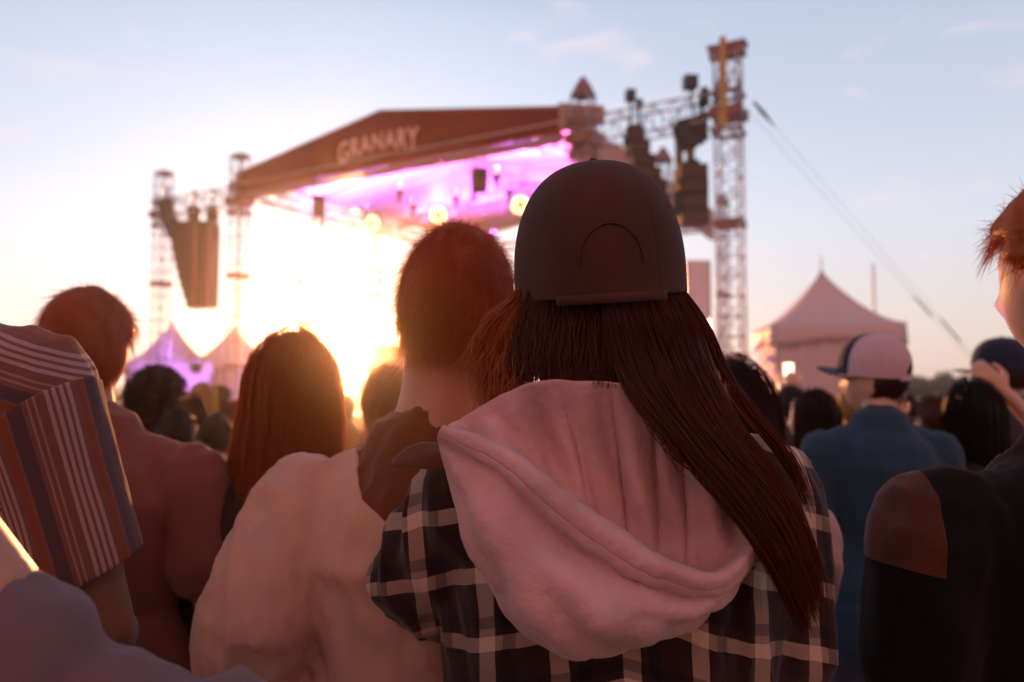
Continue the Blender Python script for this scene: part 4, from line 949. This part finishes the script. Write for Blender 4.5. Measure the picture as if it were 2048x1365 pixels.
locks = [
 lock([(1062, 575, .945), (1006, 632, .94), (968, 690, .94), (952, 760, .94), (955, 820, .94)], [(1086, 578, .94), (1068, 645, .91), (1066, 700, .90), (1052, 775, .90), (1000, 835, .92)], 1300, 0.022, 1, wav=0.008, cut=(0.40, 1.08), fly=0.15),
 lock([(1060, 565, .89), (1042, 640, .885), (1030, 720, .885), (1045, 792, .875)], [(1260, 570, .85), (1262, 650, .845), (1262, 730, .84), (1255, 795, .845)], 1100, 0.013, 2, wav=0.004, cut=(0.78, 0.95)),
 lock([(1200, 570, .85), (1215, 680, .84), (1262, 790, .83), (1370, 915, .81), (1480, 1040, .815), (1560, 1170, .83), (1612, 1290, .85)], [(1345, 560, .90), (1392, 655, .90), (1420, 740, .89), (1470, 850, .87), (1555, 960, .87), (1615, 1090, .88), (1640, 1220, .89)], 2600, 0.022, 3, K=28, rad=0.0011, cut=(0.72, 1.0)),
 lock([(1335, 560, .92), (1396, 650, .93), (1425, 720, .93), (1475, 810, .92), (1550, 900, .91), (1610, 1000, .91)], [(1350, 560, .93), (1412, 650, .94), (1450, 740, .94), (1520, 840, .93), (1590, 930, .92), (1632, 1060, .92)], 200, 0.012, 4, K=26),
 lock([(1250, 760, .835), (1300, 850, .815), (1350, 920, .80), (1400, 965, .80)], [(1290, 760, .83), (1340, 860, .81), (1390, 930, .80), (1440, 975, .80)], 24, 0.004, 5, cut=(0.5, 1.0), wav=0.006),
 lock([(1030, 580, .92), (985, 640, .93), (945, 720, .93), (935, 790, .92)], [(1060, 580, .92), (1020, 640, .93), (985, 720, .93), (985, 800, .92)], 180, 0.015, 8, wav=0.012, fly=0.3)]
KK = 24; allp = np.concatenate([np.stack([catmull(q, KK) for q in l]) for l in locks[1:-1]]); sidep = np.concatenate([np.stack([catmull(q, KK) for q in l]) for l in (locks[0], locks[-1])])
sh_ = MB(); hair_shell(sh_, whc, wk, Matrix.Identity(3), 0.017, 0.002, 1)
def hull(A, B, dz, nC=9):
    a = catmull(np.array([tuple(at(*fw(q)) - woman_loc) for q in A]), 20); b = catmull(np.array([tuple(at(*fw(q)) - woman_loc) for q in B]), 20); G = []
    for i in range(20):
        row = []
        for j in range(2 * nC):
            s = 0.06 + 0.88 * (j / (nC - 1)) if j < nC else 0.06 + 0.88 * ((2 * nC - 1 - j) / (nC - 1)); sg = -1 if j < nC else 1
            p = a[i] * (1 - s) + b[i] * s; taper = 1 if i < 15 else max(0.05, (19 - i) / 5); row.append((p[0], p[1] + sg * dz * 0.6 * math.sqrt(max(0, 1 - (2 * s - 1) ** 2)) * taper, p[2]))
        G.append(row)
    sh_.grid(G, closed=True)
hull([(1200, 570, .85), (1215, 680, .84), (1262, 790, .83), (1370, 915, .81), (1480, 1040, .815), (1550, 1140, .83)], [(1345, 560, .90), (1392, 655, .90), (1420, 740, .89), (1470, 850, .87), (1555, 960, .87), (1605, 1080, .88)], 0.018)
hull([(1060, 560, .88), (1052, 630, .88), (1060, 700, .875), (1070, 775, .868)], [(1260, 570, .86), (1262, 640, .855), (1262, 700, .85), (1255, 775, .848)], 0.010)
strands_mesh('hair', allp, 0.0006 * np.concatenate([np.ones(KK - 4), [0.9, 0.7, 0.5, 0.2]]), HM['brown'], woman, sh_)
strands_mesh('hair', sidep, 0.00055 * np.concatenate([np.ones(KK - 6), [0.9, 0.8, 0.6, 0.4, 0.25, 0.1]]), HM['chestnut'], woman)  # side locks redder than the rest: backlit glow put into their colour

# --- man beside her: short hair, cream overshirt open round a rust back
my = 1.17; mloc, mh = stand(918, 468, my); man_sh = fab('cream_cotton', (0.80, 0.54, 0.42), trans=0.35, crease=0.6, weave=900)
mloc.x = at(880, 800, my).x
mk = mh / 1.75; hxm = (at(915, 610, my).x - mloc.x) / mk
aL = (at(515, 1235, 1.10) - mloc, at(480, 1480, 1.2) - mloc); aR = (at(1080, 1180, 1.2) - mloc, at(1040, 1380, 1.4) - mloc)
man, marms, mhc, mk = person(mloc, mh, 'man with short hair and cream overshirt leaning against the woman in the cap', 'tan', man_sh, 'long', hair=('short', 'auburn', dict(n=8000, ln=0.034, off=0.003, rad=0.00030, messy=0.30, lump=0.004, lay=0.15, wisps=0.22)), head=(hxm, -0.02), tilt=(0.12, 0.08, -0.25), armL=aL, armR=aR, vox=0.009, wide=1.12, seed=9, flare=0.02, neck=1.28, fold=0.009, ffreq=13, shoulder_drop=0.075, loose=0.020, hk=1.03, group='couple in the middle')
ov = bpy.data.objects[man['_shirt']]; ov.name = 'overshirt'
# cut the rust back panel out of the overshirt along its two seams
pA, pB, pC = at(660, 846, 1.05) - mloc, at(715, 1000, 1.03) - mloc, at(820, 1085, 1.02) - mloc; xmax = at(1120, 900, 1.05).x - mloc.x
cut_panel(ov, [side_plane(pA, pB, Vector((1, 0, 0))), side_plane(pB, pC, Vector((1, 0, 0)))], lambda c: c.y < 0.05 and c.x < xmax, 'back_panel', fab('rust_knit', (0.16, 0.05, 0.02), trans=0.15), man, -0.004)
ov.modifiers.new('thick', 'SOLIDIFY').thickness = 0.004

# --- long haired woman in front
def add(px, py, Y, label, **kw):
    hat = kw.pop('top', 0.0); loc, h = stand(px, py, Y, hat); return person(loc, h, label, **kw)
add(585, 672, 1.62, 'woman with long dark straight hair left of the setting sun', top=0.012, shirt=fab('dark_top', (0.05, 0.025, 0.018)), hair=('long', 'chestnut', dict(length=0.62, spread=0.16, n=3200, rad=0.0011, back_y=-0.16, top=0.014)), seed=21, vox=0.011, wide=1.05, hk=1.02, sleeve='long', group='people in front of the couple')
add(778, 742, 2.5, 'person with short hair just right of the setting sun', shirt=fab('ochre_tee', (0.30, 0.15, 0.06)), hair=('short', 'brown', dict(n=1500, ln=0.05, off=0.014)), seed=22, hk=1.05, group='people in front of the couple')
# --- beanie and mauve shirt
bx = add(200, 572, 1.56, 'person with smooth reddish blond hair and mauve shirt behind the striped sleeve', top=0.012, shirt=fab('mauve_cotton', (0.27, 0.095, 0.07), crease=0.6), seed=23, vox=0.010, wide=1.2, skin='tan', head=(-0.03, 0), sleeve='short', hk=0.98, shoulder_drop=0.03, hair=('short', 'ginger', dict(n=7000, ln=0.045, off=0.010, rad=0.0004, messy=0.22, lump=0.005, lay=0.08, wisps=0.10)), group='people at the left')
# --- striped shirt at the left edge
def striped(name, axis, scale, frame=None):
    m, Nn, Lk, P = new_mat(name); P.inputs['Roughness'].default_value = 0.9; P.inputs['Sheen Weight'].default_value = 0.2; P.inputs['Specular IOR Level'].default_value = 0.15
    if axis == 'arm':      # stripes run along the sleeve: the angle round the arm's axis
        o_, ax_ = frame; p_ = (Vector((1, 0, 0)) - ax_ * ax_.x).normalized(); q_ = ax_.cross(p_); t = mnode(m, 'ShaderNodeTexCoord'); d_ = []
        for v_ in (p_, q_):
            n_ = mnode(m, 'ShaderNodeVectorMath', operation='DOT_PRODUCT'); Lk.new(t.outputs['Object'], n_.inputs[0]); n_.inputs[1].default_value = v_; d_.append(mcalc(m, 'SUBTRACT', n_.outputs['Value'], v_.dot(o_)))
        c = mcalc(m, 'ADD', mcalc(m, 'MULTIPLY', mcalc(m, 'ARCTAN2', d_[0], mcalc(m, 'ABSOLUTE', d_[1])), 0.075), 0.3)
    else:
        t = mnode(m, 'ShaderNodeTexCoord'); s = mnode(m, 'ShaderNodeSeparateXYZ'); Lk.new(t.outputs['Object'], s.inputs[0]); c = mcalc(m, 'ADD', s.outputs[2], mcalc(m, 'MULTIPLY', s.outputs[0], 0.35))
    A = stripes_expr(m, c, scale, [(0.02, 0.07), (0.11, 0.16), (0.20, 0.25), (0.29, 0.34)]); B = stripes_expr(m, c, scale, [(0.42, 0.52)]); D = stripes_expr(m, c, scale, [(0.56, 0.74)]); E = stripes_expr(m, c, scale, [(0.80, 0.83), (0.88, 0.91)])
    col = mmix(m, A, (0.22, 0.095, 0.08), (0.46, 0.29, 0.28)); col = mmix(m, B, col, (0.27, 0.07, 0.03)); col = mmix(m, D, col, (0.11, 0.06, 0.07)); col = mmix(m, E, col, (0.40, 0.20, 0.13))
    n = obj_noise(m, 800, 2); n2 = obj_noise(m, 10, 4); return finish(m, P, col, mcalc(m, 'ADD', n, n2), 0.35, 0.003, 0.15)
M['stripe_body'] = striped('striped_cotton', 'z', 0.095)
sy = 1.0; shh = 1.886; skk = shh / 1.75; sJ = at(70, 765, sy); sl_ = Vector((sJ.x - 0.172 * 1.32 * skk, sy, 0))
ael = (at(206, 1265, 1.04) - sl_, at(230, 1275, 1.30) - sl_)
sp_, sarm, shc, _ = person(sl_, shh, 'tall man in striped short sleeved shirt at the left edge', 'brown', M['stripe_body'], 'short', armR=ael, vox=0.009, seed=31, wide=1.32, flare=0.03, fold=0.005, loose=-0.004, head=(-0.03, 0), hair=('short', 'brown', dict(n=800)), group='people at the left')
ss = bpy.data.objects[sp_['_shirt']]; s1, s2 = at(70, 806, sy - 0.05) - sl_, at(178, 735, sy - 0.05) - sl_
M['stripe_sleeve'] = striped('striped_sleeve_cotton', 'arm', 0.088, (sarm[1][0], (sarm[1][1] - sarm[1][0]).normalized()))
slv = cut_panel(ss, [side_plane(s1, s2, Vector((1, 0, -1)))], lambda c: c.x > s1.x - 0.03 and c.z < s2.z + 0.05, 'sleeve', M['stripe_sleeve'], sp_, 0.003)
sh, e_, w_ = sarm[1]; axd = (e_ - sh).normalized(); hemp = at(205, 1142, sy) - sl_; b1 = bmesh.new(); b1.from_mesh(slv.data)
bmesh.ops.bisect_plane(b1, geom=b1.verts[:] + b1.edges[:] + b1.faces[:], plane_co=hemp, plane_no=(axd + Vector((0.12, 0, 0.28))).normalized(), clear_outer=True); b1.to_mesh(slv.data); b1.free()
slv.modifiers.new('thick', 'SOLIDIFY').thickness = 0.005
m = MB(); m.tube([Vector((-0.075 + 0.15 * math.sin(a) * 0 + 0.085 * math.cos(a), -0.015 + 0.075 * math.sin(a), 1.50 + 0.02 * math.sin(a))) * skk + Vector((0.075, 0, 0)) * skk for a in np.linspace(0, 2 * math.pi, 30)], [(0.014, 0.024)] * 30, 10); m.build('collar', M['stripe_body'], sp_)
# --- blurred person close to the camera at the lower left
cl = Vector((at(-10, 1300, 0.62).x, 0.62, 0)); ch = 1.63
person(cl, ch, 'nearest person, bare neck and grey mauve top in the lower left corner', 'tan', fab('grey_mauve_jersey', (0.17, 0.105, 0.12)), 'short', head=(-0.15, 0.02), tilt=(0, -0.35, 0), vox=0.010, seed=33, wide=1.05, fold=0.010, collar=False, neck=0.85, shoulder_drop=0.10, hair=('short', 'brown', dict(n=800)), group='people at the left', armR=(Vector((0.36, 0.05, 1.12)), Vector((0.42, 0.2, 1.0))))
# --- man in blue tee with the trucker cap
m_white = fab('pale_cap_mesh', (0.66, 0.50, 0.56), weave=500, trans=0.25); m_navy = fab('navy_cap_cloth', (0.016, 0.022, 0.055))
add(1752, 690, 2.45, 'man in blue tee and pale mesh cap with navy brim turned to the left', skin='light', shirt=fab('blue_tee', (0.026, 0.062, 0.105), sheen=0.12), hat=dict(mats=dict(crown=m_white, front=m_navy, brim=m_navy), size=1.03, brim_up=0.012), hair=('short', 'dark', dict(n=900, ln=0.02, off=0.004)), seed=41, vox=0.010, wide=1.10, tilt=(0.10, -0.1, 0.85), face=True, sleeve='short', head=(0.01, 0.03), group='people at the right', fold=0.004)
# --- man at the right edge seen in profile, dark jacket, sunlight on its shoulder painted in rust
ry_ = 1.0; rh = 1.765; rk0 = rh / 1.75; rJ = at(1886, 1075, ry_); rl = Vector((rJ.x + 0.172 * 1.25 * rk0, ry_, 0))
m_sunlit = fab('painted_sunlight', (0.085, 0.030, 0.015), var=0.4, mottled=26); m_vest = fab('black_vest_cloth', (0.007, 0.006, 0.006), sheen=0.06)
rm_, rarm, rhc, rk = person(rl, rh, 'man at right edge with reddish quiff and black jacket with sunlight painted on its shoulder', 'light', m_vest, 'long', hair=('short', 'auburn', dict(n=6000, ln=0.042, off=0.016, messy=0.5, lump=0.012, rad=0.0004)), tilt=(-0.02, -0.05, 0.38), head=(0.0, 0.03), vox=0.009, wide=1.25, seed=43, fold=0.011, loose=0.012, group='people at the right', shoulder_drop=0.095, armL=(at(1850, 1300, 1.0) - rl, at(1880, 1500, 1.15) - rl))
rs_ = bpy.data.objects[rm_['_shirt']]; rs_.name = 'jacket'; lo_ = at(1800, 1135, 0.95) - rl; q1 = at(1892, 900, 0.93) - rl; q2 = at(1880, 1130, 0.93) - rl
cut_panel(rs_, [(lo_, Vector((0.15, 0, 1)).normalized()), side_plane(q1, q2, Vector((-1, 0, 0)))], lambda c: True, 'sunlit_patch', m_sunlit, rm_, 0.002)  # sunlit part of the black shoulder, put in as a warmer coloured piece

# --- pale pink tee seen past her shoulder
ploc, ph0 = stand(1452, 738, 1.5); ploc.x = at(1440, 800, 1.5).x
person(ploc, ph0, 'person in pale pink top mostly hidden behind the long brown hair', 'light', fab('pale_pink_tee', (0.62, 0.33, 0.27), trans=0.2), 'long', seed=45, vox=0.011, wide=1.0, head=(0.02, 0), hair=('long', 'dark', dict(length=0.25, n=1500, rad=0.001)), armR=(at(1622, 1120, 1.42) - ploc, at(1590, 1330, 1.5) - ploc), group='people in front of the couple')

# --- crowd further in
def raised(sx, k, ex=0.30, ez=1.50, wx=0.20, wz=1.80, y=0.12): return (Vector((sx * ex, y * 0.6, ez)) * k, Vector((sx * wx, y, wz)) * k)
crowd = [
 # px, top, Y, label, hair, shirt colour, extra
 (311, 742, 3.1, 'person with a mop of dark curls at the left', ('curly', 'dark'), (0.10, 0.05, 0.04), {}),
 (378, 790, 4.2, 'woman with straight dark hair right of the curls', ('long', 'dark', dict(length=0.35, n=500, rad=0.003)), (0.25, 0.12, 0.08), {}),
 (408, 764, 5.2, 'fair haired person in pale top, left of two standing close together', ('short', 'blond', dict(n=700, rad=0.003)), (0.55, 0.40, 0.28), {}),
 (441, 770, 6.4, 'slim person with short dark hair nearest the violet tent', ('short', 'dark', dict(n=600, rad=0.003)), (0.12, 0.06, 0.04), {}),
 (432, 828, 3.6, 'short person in light pink top among the left crowd', ('short', 'dark', dict(n=700, rad=0.003)), (0.55, 0.34, 0.28), {}),
 (350, 815, 2.9, 'short person in dark top below the curls', ('short', 'black', dict(n=700, rad=0.003)), (0.05, 0.03, 0.025), {}),
 (470, 800, 4.8, 'person in rust top beside the long haired woman', ('short', 'brown', dict(n=600, rad=0.003)), (0.22, 0.09, 0.05), {}),
 (280, 790, 4.6, 'person with fair hair behind the headscarf', ('long', 'blond', dict(length=0.3, n=400, rad=0.003)), (0.3, 0.2, 0.15), {}),
 (1520, 783, 5.0, 'person with cropped dark hair under the tall tower', ('short', 'dark', dict(n=700, rad=0.003)), (0.4, 0.2, 0.18), {}),
 (1582, 770, 4.4, 'person holding up a lit phone in front of the pale tent', ('short', 'black', dict(n=900, rad=0.002)), (0.05, 0.03, 0.03), dict(phone=1)),
 (1627, 782, 3.0, 'woman with smooth dark hair left of the blue tee', ('long', 'dark', dict(length=0.26, n=900, rad=0.002, spread=0.02)), (0.42, 0.20, 0.14), {}),
 (1703, 775, 4.4, 'person with fair hair in front of the man in the mesh cap', ('short', 'blond', dict(n=700, rad=0.003)), (0.5, 0.34, 0.3), {}),
 (1668, 800, 5.2, 'person in orange top between two dark heads', ('short', 'brown', dict(n=600, rad=0.003)), (0.5, 0.16, 0.06), {}),
 (1550, 812, 6.0, 'short person with dark hair below the raised phone', ('short', 'dark', dict(n=600, rad=0.003)), (0.4, 0.12, 0.08), {}),
 (1868, 790, 3.8, 'person with a fist raised right of the blue tee', ('short', 'brown', dict(n=700, rad=0.003)), (0.32, 0.16, 0.1), dict(fist=1)),
 (1945, 765, 2.6, 'woman with dark hair and one bare arm bent over her head', ('long', 'black', dict(length=0.3, n=900, rad=0.002)), (0.04, 0.025, 0.02), dict(over=1)),
 (2008, 690, 3.4, 'man in navy cap beside the face at the right edge', ('short', 'dark', dict(n=600)), (0.05, 0.04, 0.05), dict(cap=1)),
 (1815, 788, 6.5, 'person in dark top half hidden right of the mesh cap', ('short', 'dark', dict(n=600, rad=0.003)), (0.06, 0.04, 0.04), {}),
 (1480, 800, 7.5, 'far person in brown top at the foot of the tall tower', ('short', 'dark', dict(n=500, rad=0.004)), (0.2, 0.1, 0.07), {}),
 (1600, 795, 7.0, 'far person in red top under the pale tent', ('short', 'brown', dict(n=500, rad=0.004)), (0.4, 0.07, 0.05), {}),
 (1740, 800, 7.5, 'far person in grey top hidden behind the blue tee', ('short', 'dark', dict(n=500, rad=0.004)), (0.3, 0.25, 0.24), {}),
 (345, 795, 7.2, 'far person in dark top under the small violet tent', ('short', 'dark', dict(n=500, rad=0.004)), (0.1, 0.05, 0.05), {}),
 (395, 800, 8.0, 'far person in tan top in front of the small tents', ('short', 'brown', dict(n=500, rad=0.004)), (0.4, 0.25, 0.16), {}),
 (690, 790, 6.0, 'far person under the setting sun', ('short', 'dark', dict(n=500, rad=0.004)), (0.25, 0.12, 0.06), {}),
]
for i, (px, top, Y, lb, hr, shc_, ex) in enumerate(crowd):
    loc, h = stand(px, top, Y, 0.012); k = h / 1.75; kw = dict(seed=60 + i, vox=0.014 if Y > 2.8 else 0.012, skin=('light', 'tan', 'light', 'brown')[i % 4], shirt=fab('crowd_cloth_%d' % i, shc_, weave=400), sleeve=('short', 'long')[i % 2], hair=hr, yaw=random.uniform(0.7, 1.1) if i % 4 == 2 or px in (1520, 1668, 1550) else random.uniform(-0.25, 0.25), fold=0.006)
    if ex.get('phone'): kw.update(armR=raised(1, k, 0.30, 1.42, 0.10, 1.72), vox=0.0075, skin='light', sleeve='none')
    if ex.get('fist'): kw.update(armL=raised(-1, k, 0.27, 1.25, 0.16, 1.52), armR=raised(1, k, 0.25, 1.25, 0.05, 1.5), vox=0.0075, curl=0.9, skin='light', yaw=0.1)
    if ex.get('over'): kw.update(armR=(Vector((0.34, 0.0, 1.50)) * k, Vector((0.14, 0.02, 1.72)) * k), armL=(Vector((-0.34, 0.05, 1.36)) * k, Vector((-0.25, 0.12, 1.62)) * k), vox=0.0075, skin='light', yaw=0, sleeve='none')
    if ex.get('cap'): kw.update(hat=dict(mats=dict(crown=m_navy), size=1.08), tilt=(0, 0, 1.0), yaw=0)
    pb, pa, ph_, pk_ = person(loc, h, lb, **kw)
    if ex.get('phone'):
        w_ = pa[1][2] + (pa[1][2] - pa[1][1]).normalized() * 0.10; e = empty('phone', loc + Matrix.Rotation(kw['yaw'], 3, 'Z') @ (w_ + Vector((0, 0.03, 0.03))), 'lit phone held up in front of the pale tent', 'phone')
        c = MB(); c.box((0, 0, 0), (0.062, 0.009, 0.12)); c.build('case', M['phone'], e, smooth=False); c = MB(); c.box((0, -0.006, 0), (0.056, 0.002, 0.11)); c.build('screen', emit('phone_screen', (1.0, 0.78, 0.5), 2.2), e, smooth=False)

# ------------------------------------------------------------------ evening haze
hz = MB(); hz.box((0, 40, 4.55), (188, 112, 12.1)); hm_ = bpy.data.materials.new('evening_haze'); hm_.use_nodes = True
t_ = hm_.node_tree; t_.nodes.clear(); pv = t_.nodes.new('ShaderNodeVolumePrincipled'); ou = t_.nodes.new('ShaderNodeOutputMaterial')
pv.inputs['Density'].default_value = 0.0022; pv.inputs['Anisotropy'].default_value = 0.945; pv.inputs['Color'].default_value = (0.95, 0.92, 0.9, 1); t_.links.new(pv.outputs[0], ou.inputs['Volume'])
o = hz.build('haze', hm_, None, smooth=False); tag(o, kind='stuff')
